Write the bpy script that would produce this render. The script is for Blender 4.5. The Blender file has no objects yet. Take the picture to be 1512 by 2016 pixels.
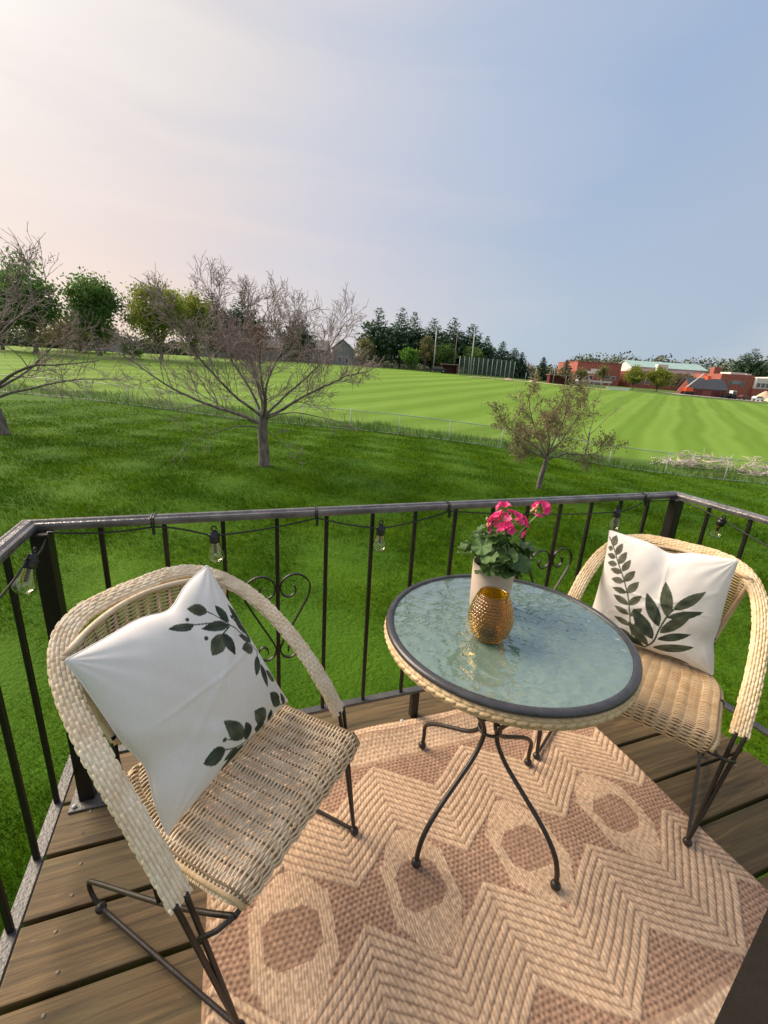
import bpy, bmesh, math, random
import numpy as np
from mathutils import Vector, Matrix
random.seed(7); rng = np.random.default_rng(11)
R = math.radians
sc = bpy.context.scene
col = sc.collection
PI = math.pi

# ------------------------------------------------------------------ camera
cam_d = bpy.data.cameras.new('camera'); cam = bpy.data.objects.new('camera', cam_d); col.objects.link(cam)
cam_d.sensor_fit = 'VERTICAL'; cam_d.sensor_height = 36.0; cam_d.lens = 869.09 / 2016 * 36.0
cam_d.clip_start = 0.02; cam_d.clip_end = 4000
CR, CU, CF = Vector((.93859, -.33981, .05989)), Vector((.04721, .29842, .95327)), Vector((.3418, .89189, -.29614))
CAM = Vector((.4826, -1.3506, 1.3486))
cam.matrix_world = Matrix(((CR.x, CU.x, -CF.x, CAM.x), (CR.y, CU.y, -CF.y, CAM.y), (CR.z, CU.z, -CF.z, CAM.z), (0, 0, 0, 1)))
sc.camera = cam

# ------------------------------------------------------------------ world, sun, exposure
SUN_AZ, SUN_EL = -46.0, 36.0           # degrees, azimuth measured from +Y towards +X
sun_dir = Vector((math.sin(R(SUN_AZ)) * math.cos(R(SUN_EL)), math.cos(R(SUN_AZ)) * math.cos(R(SUN_EL)), math.sin(R(SUN_EL))))
W = bpy.data.worlds.new('World'); sc.world = W; W.use_nodes = True
nt = W.node_tree; nt.nodes.clear()
def N(t, tree=None, **kw):
    n = (tree or nt).nodes.new(t)
    for k, v in kw.items():
        if k.startswith('i_'): n.inputs[k[2:].replace('_', ' ')].default_value = v
        else: setattr(n, k, v)
    return n
def L(a, b, tree=None): (tree or nt).links.new(a, b)
out = N('ShaderNodeOutputWorld'); bg = N('ShaderNodeBackground')
sky = N('ShaderNodeTexSky', sky_type='NISHITA', sun_disc=False, sun_elevation=R(SUN_EL), sun_rotation=R(SUN_AZ), altitude=50, air_density=1.0, dust_density=1.2, ozone_density=1.6)
tc = N('ShaderNodeTexCoord')
# thin evening cirrus: bright and warm around the sun, blue away from it, unseen far side raised as warm fill light, hazier towards the horizon
dot = N('ShaderNodeVectorMath', operation='DOT_PRODUCT'); L(tc.outputs['Generated'], dot.inputs[0]); dot.inputs[1].default_value = sun_dir
veil = N('ShaderNodeMapRange'); veil.inputs['From Min'].default_value = -.4; veil.inputs['From Max'].default_value = 1.0
L(dot.outputs['Value'], veil.inputs['Value'])
mp = N('ShaderNodeMapping'); mp.inputs['Scale'].default_value = (1.2, 1.2, 8.0); L(tc.outputs['Generated'], mp.inputs['Vector'])
nz = N('ShaderNodeTexNoise', i_Scale=1.5, i_Detail=4.0, i_Roughness=.45, i_Distortion=.6); L(mp.outputs[0], nz.inputs['Vector'])
nzr = N('ShaderNodeMapRange'); nzr.inputs['From Min'].default_value = .3; nzr.inputs['From Max'].default_value = .7; nzr.inputs['To Min'].default_value = -.035; nzr.inputs['To Max'].default_value = .035
L(nz.outputs['Fac'], nzr.inputs['Value'])
vs = N('ShaderNodeMath', operation='ADD', use_clamp=True); L(veil.outputs[0], vs.inputs[0]); L(nzr.outputs[0], vs.inputs[1])
def sky_ramp(stops):
    r = N('ShaderNodeValToRGB'); L(vs.outputs[0], r.inputs['Fac']); e = r.color_ramp.elements
    e[0].position = (stops[0][0] + .4) / 1.4; e[0].color = (*stops[0][1], 1); e[1].position = (stops[-1][0] + .4) / 1.4; e[1].color = (*stops[-1][1], 1)
    for d, c in stops[1:-1]: q = e.new((d + .4) / 1.4); q.color = (*c, 1)
    return r
high = sky_ramp([(-.4, (.80, .74, .69)), (-.12, (.43, .50, .63)), (.2, (.365, .475, .66)), (.45, (.48, .55, .69)), (.62, (.62, .63, .70)), (.76, (.78, .72, .70)), (.87, (.91, .83, .76)), (.93, (1.02, .94, .86)), (1., (1.7, 1.45, 1.2))])
low = sky_ramp([(-.4, (.76, .71, .66)), (-.12, (.40, .49, .61)), (.15, (.46, .54, .64)), (.35, (.61, .60, .64)), (.55, (.76, .66, .64)), (.72, (.88, .68, .58)), (.9, (1.0, .79, .66)), (1., (1.2, 1.0, .8))])
sep = N('ShaderNodeSeparateXYZ'); L(tc.outputs['Generated'], sep.inputs[0])
hz = N('ShaderNodeMapRange', interpolation_type='SMOOTHSTEP'); hz.inputs['From Min'].default_value = .02; hz.inputs['From Max'].default_value = .46; hz.inputs['To Min'].default_value = 1; hz.inputs['To Max'].default_value = 0
L(sep.outputs['Z'], hz.inputs['Value'])
hm = N('ShaderNodeMix', data_type='RGBA'); L(hz.outputs[0], hm.inputs[0]); L(high.outputs[0], hm.inputs[6]); L(low.outputs[0], hm.inputs[7])
lev = N('ShaderNodeVectorMath', operation='SCALE'); L(hm.outputs[2], lev.inputs[0]); lev.inputs['Scale'].default_value = 6.15
mixs = N('ShaderNodeMix', data_type='RGBA'); mixs.inputs[0].default_value = .90
L(sky.outputs[0], mixs.inputs[6]); L(lev.outputs[0], mixs.inputs[7])
L(mixs.outputs[2], bg.inputs['Color']); bg.inputs['Strength'].default_value = .10
L(bg.outputs[0], out.inputs[0])
sun_l = bpy.data.lights.new('sun', 'SUN'); sun_l.energy = 3.7; sun_l.angle = R(38); sun_l.color = (1.0, .84, .66)
sun = bpy.data.objects.new('sun', sun_l); col.objects.link(sun)
sun.rotation_euler = (-sun_dir).to_track_quat('-Z', 'Y').to_euler(); sun.location = (-20, 30, 30)
vw = sc.view_settings; vw.view_transform = 'Standard'; vw.look = 'None'; vw.exposure = .75; vw.gamma = 1; vw.use_curve_mapping = False
sc.cycles.use_denoising = True; sc.cycles.max_bounces = 8; sc.cycles.transparent_max_bounces = 12
sc.cycles.caustics_reflective = False; sc.cycles.caustics_refractive = False

# ------------------------------------------------------------------ materials
MATS = {}
def mat(name, c1, c2=None, scale=6., rough=.6, bump=0., bscale=60., metal=0., spec=.5, stretch=(1, 1, 1), objrand=0., translucent=0., coord='Object', lo=.35, hi=.65, sheen=0.):
    m = bpy.data.materials.new(name); m.use_nodes = True; t = m.node_tree; b = t.nodes['Principled BSDF']
    b.inputs['Roughness'].default_value = rough; b.inputs['Metallic'].default_value = metal; b.inputs['Specular IOR Level'].default_value = spec
    if sheen: b.inputs['Sheen Weight'].default_value = sheen
    c1 = (*c1, 1); c2 = (*(c2 or c1[:3]), 1)
    tcn = N('ShaderNodeTexCoord', t); mpn = N('ShaderNodeMapping', t); mpn.inputs['Scale'].default_value = stretch; L(tcn.outputs[coord], mpn.inputs[0], t)
    n = N('ShaderNodeTexNoise', t, i_Scale=scale, i_Detail=5., i_Roughness=.6); L(mpn.outputs[0], n.inputs['Vector'], t)
    rp = N('ShaderNodeMapRange', t); rp.inputs['From Min'].default_value = lo; rp.inputs['From Max'].default_value = hi; L(n.outputs['Fac'], rp.inputs['Value'], t)
    mx = N('ShaderNodeMix', t, data_type='RGBA'); mx.inputs[6].default_value = c1; mx.inputs[7].default_value = c2; L(rp.outputs[0], mx.inputs[0], t)
    last = mx.outputs[2]
    if objrand:
        oi = N('ShaderNodeObjectInfo', t); hs = N('ShaderNodeHueSaturation', t); rr = N('ShaderNodeMapRange', t)
        rr.inputs['To Min'].default_value = 1 - objrand; rr.inputs['To Max'].default_value = 1 + objrand; L(oi.outputs['Random'], rr.inputs['Value'], t); L(rr.outputs[0], hs.inputs['Value'], t); L(last, hs.inputs['Color'], t); last = hs.outputs[0]
    L(last, b.inputs['Base Color'], t)
    if bump:
        n2 = N('ShaderNodeTexNoise', t, i_Scale=bscale, i_Detail=4.); L(mpn.outputs[0], n2.inputs['Vector'], t)
        bp = N('ShaderNodeBump', t, i_Strength=bump, i_Distance=.01); L(n2.outputs['Fac'], bp.inputs['Height'], t); L(bp.outputs[0], b.inputs['Normal'], t)
    if translucent:
        tr = N('ShaderNodeBsdfTranslucent', t); L(last, tr.inputs['Color'], t); ms = N('ShaderNodeMixShader', t); ms.inputs[0].default_value = translucent
        L(b.outputs[0], ms.inputs[1], t); L(tr.outputs[0], ms.inputs[2], t); L(ms.outputs[0], t.nodes['Material Output'].inputs[0], t)
    MATS[name] = m; return m
mat('black_metal', (.006, .005, .005), (.013, .010, .009), 30, .42, .15, 200, spec=.35)
mat('brown_metal', (.016, .011, .009), (.028, .020, .016), 30, .42, .1, 200)
mat('rail_metal', (.075, .070, .074), (.20, .185, .185), 14, .24, .25, 120, spec=.6, stretch=(1, 1, 1), lo=.4, hi=.75)  # base lightened to carry the sky highlight along the top rail
mat('rim_metal', (.035, .035, .040), (.055, .055, .060), 30, .32, .05, 200)  # sky reflection on the black table rim put into this grey
mat('lower_rail_metal', (.045, .045, .048), (.09, .086, .082), 10, .42, .2, 120, spec=.6)
mat('zip_tie', (.01, .01, .01), None, rough=.4)
mat('wicker_white', (.76, .59, .39), (.90, .77, .57), 22, .5, .2, 150, objrand=.0)
mat('wicker_seat', (.70, .53, .34), (.88, .74, .54), 26, .45, .15, 150)
mat('wicker_warm_light', (.66, .48, .26), (.78, .62, .40), 22, .5, .2, 150)  # same wicker, warm sunlight painted into the colour
mat('wicker_seat_warm_light', (.56, .38, .20), (.72, .54, .33), 14, .5, .15, 150)  # seat weave of the right chair, warm sunlight tinted in
mat('wicker_tan', (.52, .36, .19), (.68, .50, .29), 22, .5, .2, 150)
mat('wicker_dark', (.20, .13, .07), (.30, .21, .12), 22, .6)
mat('old_nail', (.16, .13, .10), (.26, .22, .17), 90, .7, metal=.3)
mat('soil', (.02, .015, .01), (.04, .03, .02), 60, .95, .6, 80)
mat('leaf_green', (0.052, 0.121, 0.028), (0.121, 0.213, 0.055), 40, .42, .3, 60, translucent=.30, objrand=.28)
mat('stem_green', (.20, .26, .09), (.30, .34, .14), 30, .5)
mat('bud', (.42, .40, .14), (.50, .30, .18), 60, .5)
mat('petal', (.80, .035, .22), (.90, .10, .34), 60, .45, translucent=.28, objrand=.15)
mat('white_cloth', (.74, .70, .66), (.79, .755, .72), 200, .9)
mat('olive_cloth', (.07, .085, .035), (.085, .10, .045), 200, .9, .1, 400)
mat('bark', (.085, .070, .060), (.235, .20, .18), 9, .9, .6, 20, stretch=(1, 1, .35))
mat('twig', (.19, .14, .13), (.33, .26, .25), 3, .85)
mat('twig_red', (.21, .15, .10), (.29, .23, .15), 3, .85)
mat('dead_branch', (.55, .47, .42), (.68, .60, .55), 3, .85)
mat('galvanised', (.30, .33, .33), (.42, .45, .45), 8, .45, spec=.6)
mat('wire_mesh', (.10, .13, .12), None, rough=.5)
mat('brick_red', (.30, .085, .062), (.37, .120, .09), 1.2, .85, coord='Object')
mat('brick_dark', (.22, .055, .045), (.28, .08, .06), 1.2, .85)
mat('stone_white', (.66, .63, .60), (.74, .70, .66), 3, .7)
mat('teal_roof', (.30, .45, .42), (.38, .52, .48), .7, .6)
mat('dark_shingle', (.055, .060, .075), (.08, .085, .10), 2, .85)
mat('grey_siding', (.22, .22, .25), (.29, .29, .32), 1.5, .8)
mat('grey_roof', (.13, .12, .125), (.19, .175, .175), 1.5, .9)
mat('window_glass', (.035, .045, .055), (.06, .07, .08), 2, .12, spec=.8)
mat('red_paint', (.10, .014, .016), (.14, .022, .022), 2, .6)
mat('orange_paint', (.75, .10, .03), None, rough=.4)
mat('white_paint', (.75, .74, .72), (.82, .8, .78), 3, .5)
mat('black_paint', (.012, .012, .014), None, rough=.35)
mat('pale_green_paint', (.50, .60, .35), None, rough=.5)
mat('rubber', (.015, .015, .015), None, rough=.9)
mat('sand', (.60, .42, .28), (.68, .50, .35), 3, .95, .3, 20)
mat('dirt_track', (.62, .50, .34), (.72, .60, .44), .7, .95)
mat('concrete', (.45, .42, .38), (.55, .52, .48), .8, .9)
mat('pine', (0.046, 0.100, 0.055), (0.100, 0.177, 0.094), .6, .8, translucent=.12)
mat('spruce', (0.030, 0.077, 0.039), (0.060, 0.126, 0.060), .8, .8, translucent=.1)
mat('leaf_dark', (0.075, 0.154, 0.037), (0.145, 0.252, 0.057), .7, .7, translucent=.5)
mat('leaf_olive', (0.167, 0.208, 0.026), (0.275, 0.316, 0.047), .7, .7, translucent=.5)
mat('leaf_bright', (0.099, 0.231, 0.033), (0.165, 0.314, 0.050), .7, .7, translucent=.5)
mat('leaf_brown', (0.140, 0.123, 0.063), (0.217, 0.196, 0.098), .7, .8, translucent=.25)
mat('leaf_bud', (0.154, 0.161, 0.056), (0.231, 0.217, 0.084), .9, .8, translucent=.25)
mat('leaf_red', (0.182, 0.084, 0.056), (0.252, 0.126, 0.070), .7, .8, translucent=.25)
mat('far_wood', (0.084, 0.109, 0.059), (0.143, 0.151, 0.084), .15, .9)
mat('weeds', (0.072, 0.162, 0.019), (0.138, 0.246, 0.041), 1.2, .7, translucent=.25)
mat('dark_wood', (.006, .004, .0035), (.010, .007, .006), 8, .8, .2, 60)

def wood_mat():
    m = mat('deck_wood', (.098, .064, .034), (.165, .115, .066), 3.2, .72, .0)
    t = m.node_tree; b = t.nodes['Principled BSDF']
    g = N('ShaderNodeTexCoord', t); oi = N('ShaderNodeObjectInfo', t)
    ad = N('ShaderNodeVectorMath', t, operation='ADD'); sc_ = N('ShaderNodeVectorMath', t, operation='SCALE'); sc_.inputs['Scale'].default_value = 13.
    cmb = N('ShaderNodeCombineXYZ', t); L(oi.outputs['Random'], cmb.inputs[0], t); L(oi.outputs['Random'], cmb.inputs[1], t); L(cmb.outputs[0], sc_.inputs[0], t)
    L(g.outputs['Object'], ad.inputs[0], t); L(sc_.outputs[0], ad.inputs[1], t)
    mp = N('ShaderNodeMapping', t); mp.inputs['Scale'].default_value = (1.3, 26, 8); L(ad.outputs[0], mp.inputs[0], t)
    n1 = N('ShaderNodeTexNoise', t, i_Scale=2.2, i_Detail=7., i_Roughness=.62, i_Distortion=.9); L(mp.outputs[0], n1.inputs[0], t)
    mp2 = N('ShaderNodeMapping', t); mp2.inputs['Scale'].default_value = (2.2, 6, 3); L(ad.outputs[0], mp2.inputs[0], t)
    n2 = N('ShaderNodeTexNoise', t, i_Scale=1.6, i_Detail=4., i_Roughness=.6); L(mp2.outputs[0], n2.inputs[0], t)
    cr = N('ShaderNodeValToRGB', t); L(n1.outputs['Fac'], cr.inputs[0], t); e = cr.color_ramp.elements
    e[0].position = .30; e[0].color = (.030, .017, .006, 1); e[1].position = .72; e[1].color = (.195, .125, .050, 1)
    x = e.new(.5); x.color = (.100, .062, .023, 1)
    gr = N('ShaderNodeMix', t, data_type='RGBA'); r2 = N('ShaderNodeMapRange', t); r2.inputs['From Min'].default_value = .42; r2.inputs['From Max'].default_value = .7; r2.inputs['To Max'].default_value = .6
    L(n2.outputs['Fac'], r2.inputs['Value'], t); L(r2.outputs[0], gr.inputs[0], t); L(cr.outputs[0], gr.inputs[6], t); gr.inputs[7].default_value = (.082, .070, .026, 1)
    # pale scuffs
    n3 = N('ShaderNodeTexNoise', t, i_Scale=4., i_Detail=6., i_Roughness=.7); L(mp2.outputs[0], n3.inputs[0], t)
    r3 = N('ShaderNodeMapRange', t); r3.inputs['From Min'].default_value = .66; r3.inputs['From Max'].default_value = .74; r3.inputs['To Max'].default_value = .5; L(n3.outputs['Fac'], r3.inputs['Value'], t)
    g2 = N('ShaderNodeMix', t, data_type='RGBA'); L(r3.outputs[0], g2.inputs[0], t); L(gr.outputs[2], g2.inputs[6], t); g2.inputs[7].default_value = (.33, .25, .17, 1)
    L(g2.outputs[2], b.inputs['Base Color'], t)
    bp = N('ShaderNodeBump', t, i_Strength=.55, i_Distance=.004); L(n1.outputs['Fac'], bp.inputs['Height'], t); L(bp.outputs[0], b.inputs['Normal'], t)
wood_mat()

def attr_mat(name, rough=.8, bscale=900., bump=.25, sheen=0.):
    m = bpy.data.materials.new(name); m.use_nodes = True; t = m.node_tree; b = t.nodes['Principled BSDF']; b.inputs['Roughness'].default_value = rough
    b.inputs['Specular IOR Level'].default_value = .25
    a = N('ShaderNodeAttribute', t, attribute_name='tint'); tcn = N('ShaderNodeTexCoord', t)
    n = N('ShaderNodeTexNoise', t, i_Scale=bscale, i_Detail=2.); L(tcn.outputs['Object'], n.inputs[0], t)
    rr = N('ShaderNodeMapRange', t); rr.inputs['To Min'].default_value = .88; rr.inputs['To Max'].default_value = 1.12; L(n.outputs['Fac'], rr.inputs['Value'], t)
    hs = N('ShaderNodeHueSaturation', t); L(rr.outputs[0], hs.inputs['Value'], t); L(a.outputs['Color'], hs.inputs['Color'], t); L(hs.outputs[0], b.inputs['Base Color'], t)
    bp = N('ShaderNodeBump', t, i_Strength=bump, i_Distance=.001); L(n.outputs['Fac'], bp.inputs['Height'], t); L(bp.outputs[0], b.inputs['Normal'], t)
    MATS[name] = m; return m
attr_mat('pillow_print', .85, 700., .3); attr_mat('rug_weave', .9, 500., .3)

def ceramic():
    m = mat('ceramic', (.56, .44, .35), (.68, .56, .47), 9, .55, .05, 40, stretch=(1, 1, 1)); return m
ceramic()
def glass_mats():
    m = bpy.data.materials.new('bulb_glass'); m.use_nodes = True; b = m.node_tree.nodes['Principled BSDF']
    b.inputs['Transmission Weight'].default_value = 1; b.inputs['Roughness'].default_value = .0; b.inputs['IOR'].default_value = 1.22; b.inputs['Base Color'].default_value = (1, .97, .92, 1); b.inputs['Coat Weight'].default_value = .6; b.inputs['Coat Roughness'].default_value = .02
    MATS['bulb_glass'] = m
    m = bpy.data.materials.new('amber_glass'); m.use_nodes = True; b = m.node_tree.nodes['Principled BSDF']
    b.inputs['Transmission Weight'].default_value = .93; b.inputs['Roughness'].default_value = .02; b.inputs['IOR'].default_value = 1.20; b.inputs['Base Color'].default_value = (.76, .42, .025, 1); b.inputs['Coat Weight'].default_value = 1.; b.inputs['Coat IOR'].default_value = 1.5; b.inputs['Coat Roughness'].default_value = .05
    MATS['amber_glass'] = m
    m = bpy.data.materials.new('hammered_glass'); m.use_nodes = True; t = m.node_tree; b = t.nodes['Principled BSDF']
    b.inputs['Base Color'].default_value = (.33, .48, .39, 1); b.inputs['Transmission Weight'].default_value = .60; b.inputs['Roughness'].default_value = .10; b.inputs['IOR'].default_value = 1.5
    b.inputs['Specular IOR Level'].default_value = .9; b.inputs['Coat Weight'].default_value = 1.; b.inputs['Coat IOR'].default_value = 1.85; b.inputs['Coat Roughness'].default_value = .03
    tcn = N('ShaderNodeTexCoord', t); v = N('ShaderNodeTexVoronoi', t, i_Scale=27.); v.feature = 'SMOOTH_F1'; v.inputs['Smoothness'].default_value = .5
    nn = N('ShaderNodeTexNoise', t, i_Scale=30., i_Detail=2.); L(tcn.outputs['Object'], nn.inputs[0], t)
    av = N('ShaderNodeMix', t, data_type='RGBA', blend_type='LINEAR_LIGHT'); av.inputs[0].default_value = .018; L(tcn.outputs['Object'], av.inputs[6], t); L(nn.outputs['Color'], av.inputs[7], t)
    L(av.outputs[2], v.inputs['Vector'], t)
    bp = N('ShaderNodeBump', t, i_Strength=.42, i_Distance=.011); L(v.outputs['Distance'], bp.inputs['Height'], t); L(bp.outputs[0], b.inputs['Normal'], t); L(bp.outputs[0], b.inputs['Coat Normal'], t)
    MATS['hammered_glass'] = m
    m = bpy.data.materials.new('filament'); m.use_nodes = True; b = m.node_tree.nodes['Principled BSDF']; b.inputs['Base Color'].default_value = (.85, .25, .06, 1); b.inputs['Roughness'].default_value = .5; MATS['filament'] = m
glass_mats()

# ------------------------------------------------------------------ helpers
class MB:
    def __init__(s): s.v = []; s.f = []; s.n = 0
    def add(s, v, f):
        v = np.asarray(v, float).reshape(-1, 3); s.v.append(v); n = s.n
        s.f += [tuple(int(i) + n for i in q) for q in f]; s.n += len(v); return s
    def box(s, x0, x1, y0, y1, z0, z1, m=None):
        v = np.array([(x, y, z) for z in (z0, z1) for y in (y0, y1) for x in (x0, x1)], float)
        if m is not None: v = np.array([(m @ Vector(q))[:] for q in v])
        return s.add(v, [(0, 2, 3, 1), (4, 5, 7, 6), (0, 1, 5, 4), (2, 6, 7, 3), (0, 4, 6, 2), (1, 3, 7, 5)])
    def tube(s, pts, r, n=8, caps=True, flat=None, up=None):
        P = np.asarray(pts, float); k = len(P); r = np.broadcast_to(np.asarray(r, float), (k,))
        T = np.gradient(P, axis=0); T /= np.linalg.norm(T, axis=1)[:, None] + 1e-12
        a = np.array(up if up is not None else ((0, 0, 1.) if abs(T[0][2]) < .9 else (1., 0, 0)), float)
        u = a - T[0] * (a @ T[0]); u /= np.linalg.norm(u); V = []
        th = np.linspace(0, 2 * PI, n, endpoint=False) + (PI / 4 if n == 4 else 0)
        fw, fh = flat or (1, 1)
        for i in range(k):
            u = u - T[i] * (u @ T[i]); u /= np.linalg.norm(u) + 1e-12; w = np.cross(T[i], u)
            V.append(P[i] + r[i] * (fw * np.cos(th)[:, None] * u + fh * np.sin(th)[:, None] * w))
        F = [(i * n + j, i * n + (j + 1) % n, (i + 1) * n + (j + 1) % n, (i + 1) * n + j) for i in range(k - 1) for j in range(n)]
        if caps: F += [tuple(range(n - 1, -1, -1)), tuple((k - 1) * n + j for j in range(n))]
        return s.add(np.concatenate(V), F)
    def lathe(s, prof, n=24, c=(0, 0, 0), cap0=False, cap1=False):
        th = np.linspace(0, 2 * PI, n, endpoint=False); k = len(prof)
        V = [(c[0] + r * math.cos(a), c[1] + r * math.sin(a), c[2] + z) for r, z in prof for a in th]
        F = [(i * n + j, i * n + (j + 1) % n, (i + 1) * n + (j + 1) % n, (i + 1) * n + j) for i in range(k - 1) for j in range(n)]
        if cap0: F.append(tuple(range(n - 1, -1, -1)))
        if cap1: F.append(tuple((k - 1) * n + j for j in range(n)))
        return s.add(V, F)
    def ball(s, c, r, n=10, m=7, sz=1.):
        prof = [(max(r * math.sin(PI * i / m), 1e-4), -r * sz * math.cos(PI * i / m)) for i in range(m + 1)]
        return s.lathe(prof, n, c)
    def grid(s, P):
        a, b = P.shape[:2]
        return s.add(P.reshape(-1, 3), [(i * b + j, i * b + j + 1, (i + 1) * b + j + 1, (i + 1) * b + j) for i in range(a - 1) for j in range(b - 1)])
    def mesh(s, name, smooth=True, auto=None):
        me = bpy.data.meshes.new(name); V = np.concatenate(s.v) if s.v else np.zeros((0, 3))
        me.from_pydata(V.tolist(), [], s.f); me.update()
        if smooth: me.polygons.foreach_set('use_smooth', [True] * len(me.polygons))
        return me
    def build(s, name, m, parent=None, smooth=True):
        return obj(name, s.mesh(name, smooth), m, parent)
    def solid(s, name, smooth=True):
        me = s.mesh(name, smooth); bm = bmesh.new(); bm.from_mesh(me); bmesh.ops.remove_doubles(bm, verts=bm.verts, dist=1e-5); bmesh.ops.recalc_face_normals(bm, faces=bm.faces); bm.to_mesh(me); bm.free(); return me
def obj(name, me, m, parent=None):
    o = bpy.data.objects.new(name, me); col.objects.link(o)
    if m is not None and not me.materials: me.materials.append(MATS[m])
    if parent is not None: o.parent = parent
    return o
def raw_mesh(name, V, nper, smooth=False):
    """V: (n*nper,3) verts, each consecutive nper verts a face."""
    V = np.asarray(V, np.float32); n = len(V) // nper; me = bpy.data.meshes.new(name)
    me.vertices.add(len(V)); me.vertices.foreach_set('co', V.ravel()); me.loops.add(len(V)); me.loops.foreach_set('vertex_index', np.arange(len(V), dtype=np.int32))
    me.polygons.add(n); me.polygons.foreach_set('loop_start', np.arange(0, len(V), nper, dtype=np.int32)); me.polygons.foreach_set('loop_total', np.full(n, nper, np.int32))
    me.polygons.foreach_set('use_smooth', np.full(n, smooth)); me.update(calc_edges=True); return me
def tag(o, label=None, cat=None, group=None, kind=None):
    for k, v in (('label', label), ('category', cat), ('group', group), ('kind', kind)):
        if v: o[k] = v
    return o
def thing(name, loc, label, cat, rz=0., group=None):
    o = bpy.data.objects.new(name, None); col.objects.link(o); o.location = loc; o.rotation_euler = (0, 0, rz); o.empty_display_size = .1
    return tag(o, label, cat, group)
def copy_part(o, parent, loc=None, rot=None):
    c = o.copy(); col.objects.link(c); c.parent = parent
    if loc is not None: c.location = loc
    if rot is not None: c.rotation_euler = rot
    return c
def catmull(P, k=6):
    P = np.asarray(P, float); Q = np.vstack([2 * P[0] - P[1], P, 2 * P[-1] - P[-2]]); o = []
    for i in range(1, len(Q) - 2):
        for t in np.linspace(0, 1, k, endpoint=False):
            a, b, c, d = Q[i - 1:i + 3]; o.append(.5 * (2 * b + (c - a) * t + (2 * a - 5 * b + 4 * c - d) * t * t + (-a + 3 * b - 3 * c + d) * t ** 3))
    o.append(P[-1]); return np.array(o)
def bevel_box(name, sx, sy, sz, b, seg=2):
    bm = bmesh.new(); bmesh.ops.create_cube(bm, size=1); bmesh.ops.scale(bm, vec=(sx, sy, sz), verts=bm.verts)
    bmesh.ops.bevel(bm, geom=list(bm.edges), offset=b, segments=seg, affect='EDGES', profile=.6); me = bpy.data.meshes.new(name); bm.to_mesh(me); bm.free(); return me

# ------------------------------------------------------------------ terrain
ANCH = np.array([(-13.83, 37.97, -1.42), (-7.03, 34.0, -1.5), (2.62, 28.68, -1.97), (11.1, 24.38, -2.09), (19.09, 21.04, -2.6), (23.67, 18.81, -3.02), (26.72, 16.27, -3.11), (29.05, 13.8, -3.12),
 (1.77, 12.86, -1.64), (-7.3, 19.68, -1.71), (10.57, 10.48, -2.02), (-28.52, 88.27, 1.43), (-7.66, 91.68, 1.98), (14.8, 103.46, 2.61), (45.79, 107.38, 2.92), (73.6, 103.33, 2.56), (101.64, 96.74, 1.56), (127.26, 93.49, 1.07), (148.58, 85.07, .33),
 (17.15, 45.17, -1.41), (47.6, 33.27, -2.09), (-6.06, 54.35, -.53), (0, 0, -2.15), (2.5, 0, -2.2), (0, -4, -2.2), (6, -3, -2.4), (-6, 0, -2.1), (-8, 8, -1.9), (16, 0, -2.9), (60, 0, -3.2), (-40, 40, -1.2), (80, 50, -1.2), (140, 40, -1.5),
 (0, 170, 3.2), (80, 170, 3.4), (170, 130, 2.4), (-60, 150, 2.6), (-60, 90, 1.6), (210, 100, 1.5), (-60, 0, -2)])
def _tps(r): return np.where(r > 1e-9, r * r * np.log(r + 1e-12), 0)
_A = ANCH[:, :2] / 50.; _K = _tps(np.linalg.norm(_A[:, None] - _A[None], axis=2)) + np.eye(len(_A)) * 1e-3
_Pm = np.c_[np.ones(len(_A)), _A]; _S = np.block([[_K, _Pm], [_Pm.T, np.zeros((3, 3))]]); _w = np.linalg.solve(_S, np.r_[ANCH[:, 2], 0, 0, 0])
def terr(x, y):
    x = np.asarray(x, float); y = np.asarray(y, float); q = np.stack([x.ravel(), y.ravel()], 1) / 50.; z = np.zeros(len(q))
    for i in range(0, len(q), 20000):
        c = q[i:i + 20000]; z[i:i + 20000] = _tps(np.linalg.norm(c[:, None] - _A[None], axis=2)) @ _w[:-3] + _w[-3] + c @ _w[-2:]
    r = np.hypot(x.ravel() - 60, y.ravel() - 60); k = np.clip((r - 130) / 80, 0, 1); k = k * k * (3 - 2 * k)
    z = z * (1 - k) + (1.2) * k
    return z.reshape(x.shape)
def tz(x, y): return float(terr(np.array([x]), np.array([y]))[0])
FA, FB = np.array((-16., 39.2)), np.array((33., 10.9))          # the chain-link fence line
FD = (FB - FA) / np.linalg.norm(FB - FA); FN = np.array((-FD[1], FD[0]))  # FN points to the field
def fdist(x, y): return (x - FA[0]) * FN[0] + (y - FA[1]) * FN[1]

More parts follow.
